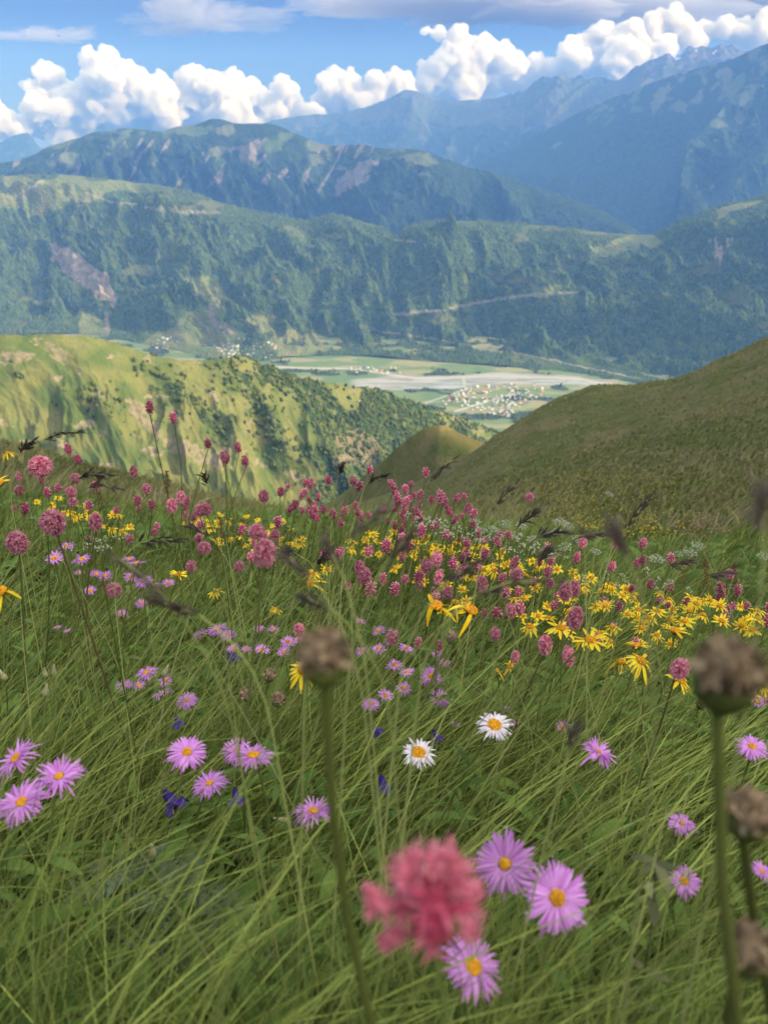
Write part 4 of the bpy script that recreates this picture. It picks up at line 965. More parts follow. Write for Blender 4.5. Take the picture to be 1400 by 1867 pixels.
for k in range(2):
    top, u_ = umbel(400 + k); ME['umbel', k] = [build('umbel_florets', u_, M_umbel), build('umbel_rays', [tube(arc([0, 0, -.12], t_, [0, 0, .0], 3), .008, 4) for t_ in top], M_stem)]

STEM_N = 0
def ground_place(px, py, wpx, real, hmin, hmax):
    """Depth where a head of the given real width shows wpx wide, moved until its stem has a fair height."""
    d0 = real * F / wpx; fs = np.exp(np.linspace(-.9, .9, 181)); D = np.array(ray(px, py))
    P = D[None] * (d0 * fs)[:, None]; h = P[:, 2] - near_height(P[:, 0], P[:, 1])
    cost = np.abs(np.log(fs)) + 40 * np.maximum(0, hmin - h) + 40 * np.maximum(0, h - hmax)
    i = int(cost.argmin()); return P[i], max(h[i], .03), d0 * fs[i]
def flower(name, key, px, py, wpx, real, hr, label, cat, group, lean=(0, 0), stem_mat=None, stem_r=.0011, face=None, whole=False, leaf=True, seed=0, yaw=None, base_px=None, hscale=1.0, depth=None):
    """One plant: Empty at the foot > stem, head parts (and a stem leaf)."""
    rs_ = np.random.RandomState(int(px * 7 + py * 13 + seed) % 99991)
    if depth: P = np.array(ray(px, py)) * depth; h = P[2] - float(near_height(P[0], P[1])); d = depth
    else: P, h, d = ground_place(px, py, wpx, real, *hr)
    size = wpx * d / F
    if depth: bx, by = P[0] + lean[0] * h, P[1] + lean[1] * h
    else: bx, by = P[0] + (rs_.randn() * .12 - .15 + lean[0]) * h, P[1] + (rs_.randn() * .08 + lean[1]) * h
    foot = np.array([bx, by, float(near_height(bx, by)) - .01])
    root = link(name, None, None, foot); root.empty_display_size = .02
    tag(root, label, cat, group)
    rel = P - foot
    sag = np.array([rs_.randn() * .05, rs_.randn() * .04, 0]) * h
    path = arc([0, 0, 0], rel, sag, 6 if d > 1.6 else 9)
    r_ = max(stem_r, .0006 * d)
    parts_ = [tube(path, np.linspace(r_ * 1.3, r_, len(path)), 5 if d > 1.2 else 8, .25 + .6 * rs_.rand())]
    st = link('stem', build('stem', parts_, stem_mat or M_stem), root)
    if leaf and d < 1.6:
      for _k in range(3):
        n = 1; ii = rs_.randint(2, len(path) - 2, n); B = path[ii]; a = rs_.rand(n) * 6.28
        dd = unit(np.stack([np.cos(a), np.sin(a), .9 + 0 * a], -1)); L = rs_.uniform(.025, .05, n)
        link('leaf', build('leaf', [ribbons(B, dd, unit(np.cross(dd, [0, 0, 1.])), L, L * .2, np.stack([np.cos(a) * .2, np.sin(a) * .2, -.4 + 0 * a], -1), 4, rs_.rand(n), round_=True)], M_leaf), root)
    tang = unit(path[-1] - path[-2])
    if face is not None: z = unit(np.array(face, float))
    else: z = unit(tang + rs_.randn(3) * .18)
    q_ = Vector(z).to_track_quat('Z', 'Y')
    rot = q_.to_matrix() @ Matrix.Rotation(rs_.rand() * 6.28 if yaw is None else yaw, 3, 'Z')
    for me in ME[key]:
        o = link(me.name.split('.')[0], me, root, rel); o.rotation_euler = rot.to_euler(); o.scale = (size, size, size * hscale)
    return root
def small(name, key, px, py, wpx, real, hr, label, cat, group, **kw):
    return flower(name, key, px, py, wpx, real, hr, label, cat, group, leaf=False, **kw)
# ------------------------------------------------------------------ the flowers, where the photograph shows them
rp = np.random.RandomState(77)
def up_face(tilt=-.28, j=.22): return (rp.randn() * j, tilt + rp.randn() * j, 1.0)
# pink bistort spikes; (px, py of the head's foot, width px, height/width, label)
BI = [(274, 755, 14, 1.7, 'tallest dark pink bistort spike, high against the sunlit hill'),
      (318, 774, 14, 1.7, 'dark pink bistort spike just right of the tallest one, against the sunlit hill'),
      (380, 818, 13, 1.6, 'slender pink bistort spike between the tall pair and the cluster, against the hill'),
      (412, 846, 17, 1.5, 'plump pink bistort spike leaning beside a twin, against the lower sunlit hill'),
      (405, 838, 11, 1.6, 'smaller twin of the plump bistort spike against the lower sunlit hill'),
      (436, 826, 13, 1.6, 'pink bistort spike tilted left on a bent stem, against the lower sunlit hill'),
      (449, 850, 13, 1.6, 'straight pink bistort spike right of the tilted one, against the hill'),
      (77, 868, 42, .85, 'wide round pink flower head on a dark stem before the shaded shoulder'),
      (104, 972, 44, 1.0, 'large fluffy round pink flower head with a smaller head pressed to its side'),
      (88, 968, 26, 1.2, 'smaller pink head pressed against the large fluffy round head'),
      (36, 1006, 38, 1.05, 'round pink flower head on a long bare pale stem near the left edge'),
      (128, 830, 14, 1.6, 'pink bistort spike standing against the shaded shoulder skyline'),
      (146, 846, 13, 1.3, 'small ragged pink bistort beside drooping grass panicles before the shaded shoulder'),
      (140, 880, 19, .9, 'pale flat pink flower head above a stacked pair of pink heads'),
      (132, 906, 20, 1.0, 'upper head of a stacked pair of pale pink flowers'),
      (136, 922, 18, .9, 'lower head of a stacked pair of pale pink flowers'),
      (176, 968, 24, 1.5, 'long pink bistort spike left of the yellow daisies before the shoulder'),
      (177, 895, 14, 1.3, 'small pink bistort spike right above a dark grass spike'),
      (245, 872, 15, 1.6, 'dark pink bistort spike on a pale yellow stem before the shaded shoulder'),
      (270, 900, 18, 1.1, 'rounded pink bistort leaning right, above three close pink spikes'),
      (278, 930, 13, 1.6, 'narrow pink bistort spike left of the knobbly one'),
      (315, 935, 20, 1.4, 'knobbly pink bistort spike below the rusty dock plant'),
      (330, 918, 18, 1.4, 'deep pink bistort spike left in a touching pair under the rusty dock'),
      (341, 922, 13, 1.4, 'slim pink bistort right in a touching pair under the rusty dock'),
      (365, 940, 22, 1.0, 'pink bistort head, left one of two merged near the rusty dock'),
      (378, 938, 22, 1.0, 'pink bistort head, right one of two merged near the rusty dock'),
      (482, 915, 20, 1.15, 'bright pink bistort head standing alone at the foot of the sunlit hill'),
      (482, 1032, 42, 1.2, 'largest fluffy pink bistort head in the middle of the meadow'),
      (458, 1024, 18, 1.2, 'small pink bistort tucked left of the largest fluffy one'),
      (470, 982, 30, .9, 'rough pink bistort head right above the largest fluffy one'),
      (503, 985, 18, 1.2, 'pink bistort head right of the rough one above the largest fluffy one'),
      (374, 1009, 25, .85, 'round pink bistort in the grass left of the largest fluffy one'),
      (433, 1042, 20, 1.0, 'round pink bistort low in the grass below left of the largest'),
      (349, 1042, 20, 1.1, 'pale pink bistort among purple asters and grass panicles'),
      (208, 1086, 29, .85, 'pink clover-like head among the purple asters'),
      (655, 1048, 20, 1.4, 'pink bistort behind the blurred grass, touching a paler one'),
      (664, 1060, 26, 1.0, 'paler pink bistort with curved stem behind the blurred grass'),
      (545, 1160, 21, 1.3, 'pale pink bistort just left of the blurred brown seed head'),
      (674, 865, 12, 1.4, 'pink bistort spike against the shaded knoll flank'),
      (775, 870, 13, 1.5, 'pink bistort with grass panicle behind it, against the shaded knoll'),
      (748, 890, 11, 1.3, 'small pink bistort left of the one with the panicle'),
      (801, 918, 18, 1.3, 'notched pink bistort spike against the right-hand spur'),
      (851, 936, 15, 1.4, 'pink bistort pair-mate standing before the right-hand spur'),
      (965, 914, 17, 1.0, 'round pink bistort standing alone against the right-hand spur'),
      (777, 1044, 20, 1.5, 'left pink bistort of a close pair above the bent orange daisy'),
      (795, 1033, 21, 1.5, 'right pink bistort of a close pair above the bent orange daisy'),
      (798, 1066, 18, 1.5, 'pink bistort directly under the close pair'),
      (792, 1090, 16, 1.3, 'short pink bistort above the bent orange daisy'), (812, 1090, 20, 1.2, 'dull pink bistort right of the short one above the bent orange daisy'),
      (735, 1064, 16, 1.2, 'pale pink bistort in the grass left of the close pair'), (763, 1078, 15, 1.6, 'slim pale bistort behind a bent grass blade'),
      (880, 1078, 21, 1.6, 'dark pink bistort hanging under the dark blurred panicle'), (940, 1058, 25, .9, 'wide pink bistort right of the dark blurred panicle'),
      (932, 1127, 20, 1.6, 'dusty pink bistort alone in green grass below the yellow drift'),
      (902, 1168, 19, 1.5, 'pink bistort with a dark beetle clinging to its side'),
      (938, 1210, 16, 1.7, 'pink bistort right above a small ragged yellow daisy'),
      (992, 1192, 26, 1.6, 'tall ragged pink bistort left of the big yellow daisies'), (1037, 1214, 23, 1.9, 'long tattered bistort spike under the widest yellow daisy'),
      (1043, 1148, 28, 1.65, 'large pink bistort behind the widest yellow daisy'), (1028, 1096, 24, 1.6, 'faded mauve bistort, left of a fading pair above the yellow daisies'),
      (1046, 1088, 20, 1.7, 'faded mauve bistort, right of a fading pair above the yellow daisies'), (760, 1183, 13, 1.9, 'thin pink bistort among lilac asters in mid meadow'),
      (800, 1187, 14, 1.7, 'thin pink bistort right of the lilac asters in mid meadow'), (713, 1171, 24, 1.0, 'ragged round bistort above the lilac asters'),
      (1230, 1233, 33, 1.2, 'fat magenta bistort right above a yellow daisy, beside the blurred seed head'), (1397, 1285, 16, 2.4, 'long bistort spike cut by the right edge of the picture'),
      (1060, 1000, 16, 1.35, 'bright pink bistort under an arching panicle by the gully'), (1169, 1000, 16, 1.3, 'bright pink bistort alone above the gully grass'),
      (1158, 1034, 14, 1.3, 'left pink bistort of a pair standing over the gully'), (1171, 1030, 15, 1.3, 'right pink bistort of a pair standing over the gully'),
      (1222, 1028, 13, 1.7, 'slim bright pink bistort over the gully, right of the pair'), (1328, 1054, 18, 1.0, 'pink bistort tip at the end of a leaning panicle by the right edge'),
      (1122, 1000, 15, 1.4, 'pink bistort half hidden by a lilac blurred grass tuft')]
for k, (x, y, w, rt, lb) in enumerate(BI):
    key = ('spike2', 0) if w >= 19 and rt < 1.25 else ('spike2', 1) if w >= 19 else ('spike1', k % 3) if w >= 15 else ('spike0', k % 3)
    nat = {'spike2': (1.15, 1.65), 'spike1': (1.3, 1.7, 1.5), 'spike0': (1.25, 1.7, 1.45)}[key[0]][key[1]]
    high = y < 860
    flower('bistort', key, x, y, w, .020 if rt > 1.15 else .026, (.22, .62 if high else .5), lb, 'flower', 'pink bistort flowers of the near meadow',
           stem_mat=M_stem_dark if k % 4 == 0 else M_stem, hscale=rt / nat, face=(rp.randn() * .12 + (-.15 if k == 5 else .05), rp.randn() * .1, 1), leaf=w > 13)
def scatter_band(n, poly, fn, seed, mind=5):
    rs_ = np.random.RandomState(seed); xs = [p[0] for p in poly]; ys = [p[1] for p in poly]; done = []; t = 0
    while len(done) < n and t < n * 200:
        t += 1; x, y = rs_.uniform(min(xs), max(xs)), rs_.uniform(min(ys), max(ys))
        if not inside(poly, np.array(x), np.array(y)) or any(abs(x - a) < mind and abs(y - b_) < mind for a, b_ in done): continue
        done.append((x, y)); fn(x, y, len(done), rs_)
def far_bi(lb, grp, w0, w1):
    def f(x, y, k, rs_):
        w = rs_.uniform(w0, w1) 
        small('bistort', ('spike0', k % 3), x, y, w, .019, (.22, .6), lb, 'flower', grp, hscale=.85 + .3 * rs_.rand(), stem_mat=M_stem, stem_r=.0007)
    return f
scatter_band(62, [(500, 895), (560, 880), (620, 875), (680, 885), (760, 900), (870, 915), (880, 960), (850, 1000), (760, 985), (640, 965), (520, 950)],
             far_bi('small pink bistort in the crowd along the meadow edge below the knoll', 'pink bistorts crowding the meadow edge', 9, 14), 1, 7)
scatter_band(46, [(700, 940), (900, 960), (1000, 1000), (1100, 1040), (1320, 1075), (1400, 1090), (1400, 1150), (1200, 1130), (1000, 1090), (800, 1040), (720, 1000)],
             far_bi('small pink bistort scattered through the right-hand yellow drift', 'pink bistorts in the right-hand yellow drift', 11, 17), 2, 9)
scatter_band(26, [(0, 870), (120, 880), (420, 950), (520, 960), (520, 1010), (300, 1000), (0, 960)],
             far_bi('small pink bistort in the grass below the shaded shoulder', 'pink bistorts below the shaded shoulder', 10, 16), 3, 10)

# yellow daisies
YE = [(795, 1105, 62, ('yellow_few', 0), 'bent orange-yellow daisy with few upright petals, in mid meadow'), (858, 1112, 66, ('yellow_few', 1), 'orange-yellow daisy with two raised petals beside the bent one'),
      (830, 1098, 38, ('yellow_few', 2), 'small orange daisy half hidden between the two bent ones'), (806, 1116, 34, ('yellow', 0), 'small flat yellow daisy hanging under the bent orange ones'),
      (1075, 1167, 64, ('yellow', 1), 'widest bright yellow daisy below the large pink bistort'), (1022, 1145, 54, ('yellow', 0), 'bright yellow daisy touching the large pink bistort from the left'),
      (1230, 1150, 58, ('yellow', 1), 'bright yellow daisy seen from the side, right of the drift centre'), (1160, 1178, 56, ('yellow', 1), 'upright yellow daisy above the drooping one'),
      (1168, 1205, 62, ('yellow', 2), 'drooping withered yellow daisy with curled petals'), (1132, 1206, 44, ('yellow_few', 2), 'shrivelled yellow daisy left of the drooping one'),
      (1240, 1240, 60, ('yellow', 0), 'bright yellow daisy under the fat magenta bistort'), (1358, 1250, 44, ('yellow', 0), 'yellow daisy right behind the blurred seed head'),
      (1368, 1266, 38, ('yellow', 1), 'lower yellow daisy right behind the blurred seed head'), (1390, 1250, 34, ('yellow', 2), 'yellow daisy at the right edge beside the long bistort'),
      (1088, 1106, 36, ('yellow', 0), 'yellow daisy right of the fading mauve bistorts'), (1164, 1112, 36, ('yellow', 1), 'flat yellow daisy alone above its twin, mid drift'),
      (1168, 1138, 32, ('yellow', 1), 'flat yellow daisy under its twin, mid drift'), (1052, 1070, 34, ('yellow', 1), 'yellow daisy right above the fading mauve bistorts'),
      (552, 1222, 58, ('yellow', 2), 'drooping yellow daisy half hidden by the blurred brown seed head'), (326, 1048, 38, ('yellow', 1), 'yellow daisy seen from the side, right of the purple asters'),
      (393, 1079, 30, ('yellow', 0), 'flat yellow daisy in the grass below the round pink bistort'), (2, 1078, 60, ('yellow_few', 2), 'yellow daisy cut by the left edge with drooping petals'),
      (15, 826, 28, ('yellow', 2), 'pale yellow daisy with drooping petals at the left edge, above the rest'), (0, 880, 38, ('yellow_few', 1), 'yellow daisy at the left edge below the pale one'),
      (570, 1046, 34, ('yellow', 0), 'yellow daisy under the small bistorts in mid meadow'), (566, 1062, 36, ('yellow_few', 2), 'drooping yellow daisy just under another in mid meadow'),
      (597, 1038, 30, ('yellow', 1), 'yellow daisy right of two stacked ones in mid meadow'), (500, 1110, 24, ('yellow', 2), 'small yellow daisy behind a dark blurred panicle'),
      (930, 1214, 28, ('yellow_few', 0), 'ragged small yellow daisy under a pink bistort'), (905, 1222, 22, ('yellow_few', 2), 'withered tiny yellow daisy left of the ragged one')]
for k, (x, y, w, key, lb) in enumerate(YE):
    flower('yellow_daisy', key, x, y, w, .045, (.18, .46), lb, 'flower', 'yellow daisies of the near meadow', face=up_face(-.08, .25), stem_r=.0013)
def far_yel(lb, grp, lo, hi, y0, y1):
    def f(x, y, k, rs_):
        w = (lo + (hi - lo) * np.clip((y - y0) / (y1 - y0), 0, 1)) * (.8 + .4 * rs_.rand())
        small('yellow_daisy', ('yellow_small', k % 3), x, y, w, .038, (.2, .48), lb, 'flower', grp, face=up_face(-.12, .3), stem_r=.0007)
    return f
scatter_band(48, [(890, 1045), (960, 1030), (1060, 1040), (1200, 1070), (1330, 1085), (1400, 1110), (1400, 1170), (1330, 1150), (1180, 1130), (1000, 1085), (900, 1075)],
             far_yel('yellow daisy in the dense drift on the right of the meadow', 'yellow daisies of the right-hand drift', 21, 34, 1040, 1150), 11, 9)
scatter_band(60, [(620, 960), (720, 965), (850, 985), (960, 1010), (1010, 1040), (900, 1045), (760, 1020), (640, 1010)],
             far_yel('yellow daisy in the broad drift behind the dark panicles', 'yellow daisies of the middle drift', 17, 25, 960, 1040), 12, 7)
scatter_band(44, [(330, 945), (430, 935), (540, 955), (570, 975), (560, 1005), (430, 1005), (350, 980)],
             far_yel('small yellow daisy in the drift left of the largest bistort', 'yellow daisies of the left drift', 13, 19, 935, 1000), 13, 7)
scatter_band(20, [(80, 900), (170, 925), (250, 945), (235, 975), (180, 960), (60, 915)],
             far_yel('small yellow daisy below the shaded shoulder', 'yellow daisies below the shoulder', 16, 24, 900, 970), 14, 9)

scatter_band(30, [(700, 1000), (900, 1040), (1000, 1080), (1150, 1120), (1240, 1180), (1000, 1170), (860, 1100), (720, 1050)],
             far_yel('yellow daisy scattered loosely in the mid-meadow grass', 'yellow daisies loose in mid meadow', 22, 36, 1000, 1180), 15, 16)
scatter_band(26, [(560, 1010), (700, 1000), (900, 1060), (1100, 1120), (1180, 1200), (980, 1150), (800, 1110), (640, 1090)],
             far_bi('pink bistort scattered loosely in the mid-meadow grass', 'pink bistorts loose in mid meadow', 13, 19), 4, 16)

# lilac asters
AS = [(1015, 1637, 122, 'big lilac aster facing the viewer, right of its overlapping twin'), (920, 1575, 112, 'big lilac aster overlapping behind the one facing the viewer'),
      (862, 1762, 122, 'cup-shaped lilac aster directly under the blurred pink flower'), (40, 1462, 92, 'lilac aster with large orange disc at the left edge, lowest of three'),
      (30, 1382, 80, 'flat lilac aster at the left edge, topmost of three'), (108, 1415, 88, 'pale ragged lilac aster, rightmost of the three at the left edge'),
      (341, 1371, 72, 'lilac aster with bright orange disc above the pale pink-white one'), (382, 1428, 68, 'whitish lilac aster beside the violet bellflower'),
      (462, 1377, 78, 'lilac aster with tousled petals touching a twin on its left'), (432, 1369, 56, 'lilac aster behind the tousled one'),
      (570, 1479, 76, 'lilac aster just left of the blurred stem'), (1090, 1371, 66, 'thin-rayed lilac aster alone in the grass on the right'),
      (1370, 1361, 58, 'magenta-lilac aster right of the tall blurred stem'), (1242, 1501, 52, 'dark lilac aster half shaded, above the withered plant'), (1246, 1606, 58, 'lilac aster behind withered leaves on the right'),
      (1388, 1588, 44, 'lilac aster cut by the right edge'), (785, 1233, 42, 'lilac aster with orange disc right of the mid-meadow cluster'), (802, 1273, 38, 'pale shaggy lilac aster under the one with orange disc'),
      (676, 1283, 36, 'pale curly lilac aster lowest in the mid-meadow cluster'), (342, 1277, 40, 'lilac aster standing right of a loose group of five'),
      (268, 1226, 42, 'lilac aster with orange disc, top of a loose group of five'), (297, 1264, 40, 'pale lilac aster, lowest of the loose group of five'), (254, 1250, 28, 'small lilac aster in the middle of the group of five'),
      (228, 1249, 32, 'bluish ragged aster, left of the group of five'), (302, 1241, 26, 'small side-on aster, right in the group of five'), (262, 1060, 36, 'vivid purple aster with orange disc behind the dark blurred panicle'),
      (397, 1147, 38, 'lilac aster on top of a tight trio in the grass'), (416, 1157, 32, 'lilac aster right in a tight trio in the grass'), (365, 1155, 32, 'lilac aster left in a tight trio in the grass'),
      (165, 1078, 28, 'small lilac aster left of the pink clover head'), (122, 996, 28, 'bluish scabious-like aster above the purple group')]
for k, (x, y, w, lb) in enumerate(AS):
    key = ('aster', k % 6) if w > 30 else ('aster_small', k % 3)
    flower('lilac_aster', key, x, y, w, .036 if w < 70 else .041, (.17, .42), lb, 'flower', 'lilac asters of the near meadow', stem_r=.0012,
           face=(.1, -.75, .9) if k == 0 else (-.2, -.45, .9) if k == 1 else up_face(-.06, .22))
for (x, y, w) in ((735, 1255, 30), (742, 1226, 30), (720, 1213, 34), (703, 1268, 30), (655, 1133, 24), (690, 1150, 28), (660, 1187, 28), (690, 1183, 28), (712, 1172, 26), (741, 1182, 30), (717, 1152, 24), (797, 1191, 26), (808, 1208, 26)):
    small('lilac_aster', ('aster_small', int(x) % 3), x, y, w, .034, (.2, .45), 'lilac aster in the mid-meadow cluster right of the blurred brown seed head', 'flower', 'lilac asters of the mid-meadow cluster', face=up_face(.02, .2))
for (x, y, w) in ((478, 1185, 34), (450, 1184, 24), (425, 1183, 28), (525, 1170, 28), (518, 1190, 30), (545, 1167, 26), (472, 1147, 22), (498, 1147, 24)):
    small('lilac_aster', ('aster_small', int(x) % 3), x, y, w, .034, (.2, .45), 'lilac aster in the cluster left of the blurred brown seed head', 'flower', 'lilac asters left of the blurred seed head', face=up_face(.02, .2))
for (x, y, w) in ((250, 1028, 36), (236, 1021, 28), (100, 1018, 34), (150, 1020, 34), (145, 1045, 22), (176, 1047, 26), (192, 1050, 26), (240, 1052, 28), (285, 1066, 26), (308, 1064, 26), (222, 1118, 26), (258, 1100, 24), (105, 1144, 18), (124, 1150, 16)):
    small('lilac_aster', ('aster_small', int(x) % 3), x, y, w, .034, (.2, .5), 'purple aster in the group around the dark blurred panicle on the left', 'flower', 'purple asters of the left group', face=up_face(.02, .2))
for (x, y, w) in ((920, 1296, 28), (940, 1322, 26), (1025, 1326, 32), (830, 1322, 22), (1380, 1280, 32), (1118, 1140, 22), (1085, 1165, 26), (1330, 1112, 18)):
    small('lilac_aster', ('aster_small', int(x) % 3), x, y, w, .034, (.12, .4), 'small lilac aster standing apart in the right-hand grass', 'flower', 'lilac asters apart in the right-hand grass', face=up_face(.02, .2))
for (x, y, w, k, lb) in ((901, 1322, 66, 0, 'white daisy-like aster with golden disc, the higher of the two white ones'), (763, 1372, 64, 1, 'white aster with broad olive disc, the lower of the two white ones')):
    flower('white_aster', ('white_aster', k), x, y, w, .038, (.14, .4), lb, 'flower', 'white asters', face=(.05, -.12, 1))
for (x, y, w, lb) in ((298, 1440, 36, 'violet bellflower beside the whitish lilac aster'), (416, 1183, 22, 'violet bellflower hanging below the tight aster trio'), (320, 1304, 19, 'violet bellflower under the group of five asters'),
                      (694, 1412, 26, 'deep violet bellflower right of the blurred stem'), (678, 1322, 18, 'small violet bellflower under the pale curly aster'), (790, 1330, 18, 'small violet bellflower left of the white aster'), (428, 1436, 24, 'dark withered bellflower under the tousled aster')):
    flower('bellflower', ('bell', 0), x, y, w, .024, (.16, .4), lb, 'flower', 'violet bellflowers', face=(-.35 + rp.randn() * .2, .55, .7), hscale=1.15)

# dried heads, two of them close to the lens
for (x, y, w, d, k, lb) in ((592, 1240, 98, .235, 0, 'blurred brown dried flower head on a thick green stem, nearest the lens in mid picture'), (1306, 1285, 128, .22, 1, 'large blurred brown dried flower head at the right, nearest the lens'),
                            (1352, 1520, 90, .25, 2, 'blurred brown dried head, upper of two at the right edge'), (1350, 1760, 92, .26, 0, 'blurred brown dried head, lower of two at the right edge')):
    flower('dried_flower', ('dry', k), x, y, w, .012, (.05, .6), lb, 'dried flower', 'blurred dried flowers near the lens', depth=d, face=(.02, -.12, 1), stem_r=.0017, stem_mat=M_calyx, hscale=1.05, leaf=False, lean=(.22 if x < 700 else .44, -.05))
for (x, y, w, lb) in ((490, 1240, 24, 'small brown dried head, topmost of three left of the blurred seed head'), (454, 1275, 26, 'drooping brown dried head, left of three'), (506, 1285, 28, 'brown dried head with pink remnant, right of three'),
                      (828, 1172, 24, 'brown dried head on green cup under the orange daisies'), (163, 988, 14, 'small tan dried head below the small yellow daisies'), (1272, 1290, 20, 'pale dried bistort head beside the blurred seed head')):
    flower('dried_flower', ('dry', int(x) % 3), x, y, w, .016, (.12, .45), lb, 'dried flower', 'small dried flowers', face=(rp.randn() * .3, -.2, 1))

# the big blurred pink flower close to the lens: loose florets
def near_pink():
    rs_ = np.random.RandomState(9); d = .215
    P = np.array(ray(790, 1715)) * d; foot = np.array([P[0] + .02, P[1] - .03, 0]); foot[2] = float(near_height(foot[0], foot[1])) - .01
    root = link('bistort', None, None, foot); root.empty_display_size = .02
    tag(root, 'big blurred pink flower close to the lens above the cup-shaped aster', 'flower', 'pink bistort flowers of the near meadow')
    rel = P - foot; link('stem', build('stem', [tube(arc([0, 0, 0], rel, [.01, 0, 0], 9), .0011, 8, .4)], M_stem), root)
    s_ = d / F
    florets = []
    for k, (x, y, r_) in enumerate([(790, 1600, 52), (790, 1565, 38), (740, 1590, 36), (835, 1600, 38), (790, 1650, 58), (740, 1640, 40), (845, 1645, 42), (790, 1700, 46), (685, 1645, 30), (715, 1650, 30), (870, 1615, 20), (855, 1690, 26), (720, 1700, 28), (755, 1560, 30), (825, 1560, 30), (680, 1625, 20), (705, 1715, 20), (860, 1700, 20)]):
        n = 48; C = np.array(ray(x, y)) * (d + rs_.randn() * .004) - P
        nrm = unit(rs_.randn(n, 3) + [0, -.5, .2]); B = C + nrm * r_ * s_ * .45
        florets.append(ribbons(B, unit(nrm + .4 * rs_.randn(n, 3)), rand_side(nrm, rs_), np.full(n, r_ * s_ * .62) * (.6 + .8 * rs_.rand(n)), np.full(n, r_ * s_ * .24), .4 * rand_side(nrm, rs_), 3, np.clip((.15 if x in (790,) and y > 1590 else .55) + .2 * rs_.randn(n), 0, 1), round_=True))
        v_ = ICO2[0] * r_ * s_ * .45 + C; florets.append((v_, ICO2[1], np.full(len(v_), .1 if y > 1590 and x == 790 else .45)))
    link('flower_head', build('flower_head', florets, M_coral), root, rel)
near_pink()

# grass panicles: arching stalk with spikelets
def panicle(px0, py0, px1, py1, depth, label, group, n=34, frac=.3, droop=.12, sp=.010, thick=.0018, tone=.25, loose=.35, seed=0):
    rs_ = np.random.RandomState(int(px0 + py0 * 3 + seed) % 9999)
    T = np.array(ray(px1, py1)) * depth; Bm = np.array(ray(px0, py0)) * depth * 1.03
    gz = lambda p: float(near_height(p[0], p[1]))
    d = Bm - T; foot = Bm + unit(d * [1, 1, .0] + 1e-6) * .03; foot[2] = gz(foot) - .01
    root = link('grass_panicle', None, None, foot); root.empty_display_size = .02
    tag(root, label, 'grass panicle', group)
    a, b_, c_ = np.zeros(3), Bm - foot, T - foot
    t = np.linspace(0, 1, 22)[:, None]
    L0, L1 = np.linalg.norm(b_ - a), np.linalg.norm(c_ - b_); k0 = L0 / (L0 + L1)
    path = np.where(t < k0, a + (b_ - a) * (t / k0), b_ + (c_ - b_) * ((t - k0) / (1 - k0)))
    for _ in range(3): path[1:-1] = (path[:-2] + 2 * path[1:-1] + path[2:]) / 4
    path[:, 2] += droop * L1 * (np.sin(np.clip((t[:, 0] - k0) / (1 - k0), 0, 1) * np.pi)) * .8
    link('stalk', build('stalk', [tube(path, np.linspace(.0011, .0004, 22) * max(1, depth * .6), 5, .45)], M_stalk), root)
    u = k0 + (1 - k0) * (1 - min(.95, frac * 1.25) * rs_.rand(n) ** .9); i = u * 21; i0 = np.clip(i.astype(int), 0, 20); f = (i - i0)[:, None]
    P = path[i0] * (1 - f) + path[i0 + 1] * f; tg = unit(path[np.clip(i0 + 1, 0, 21)] - path[i0])
    dd = unit(tg + loose * rs_.randn(n, 3) - np.array([0, 0, .15])); L = sp * (.7 + .7 * rs_.rand(n)); 
    off = dd * (sp * .7 * rs_.rand(n))[:, None]
    sd = np.cross(dd, unit(rs_.randn(n, 3)))
    sp_ = [ribbons(P + off, dd, unit(sd), L, np.full(n, thick) * (.8 + .5 * rs_.rand(n)), .15 * rs_.randn(n, 3), 3, np.clip(tone + .3 * rs_.rand(n), 0, 1), round_=True),
           ribbons(P + off, dd, unit(np.cross(dd, sd)), L, np.full(n, thick), .15 * rs_.randn(n, 3), 3, np.clip(tone + .3 * rs_.rand(n), 0, 1), round_=True)]
    link('spikelet_sprays', build('spikelet_sprays', sp_, M_pan), root, None)
G1 = 'dark grass panicles rising against the slopes'
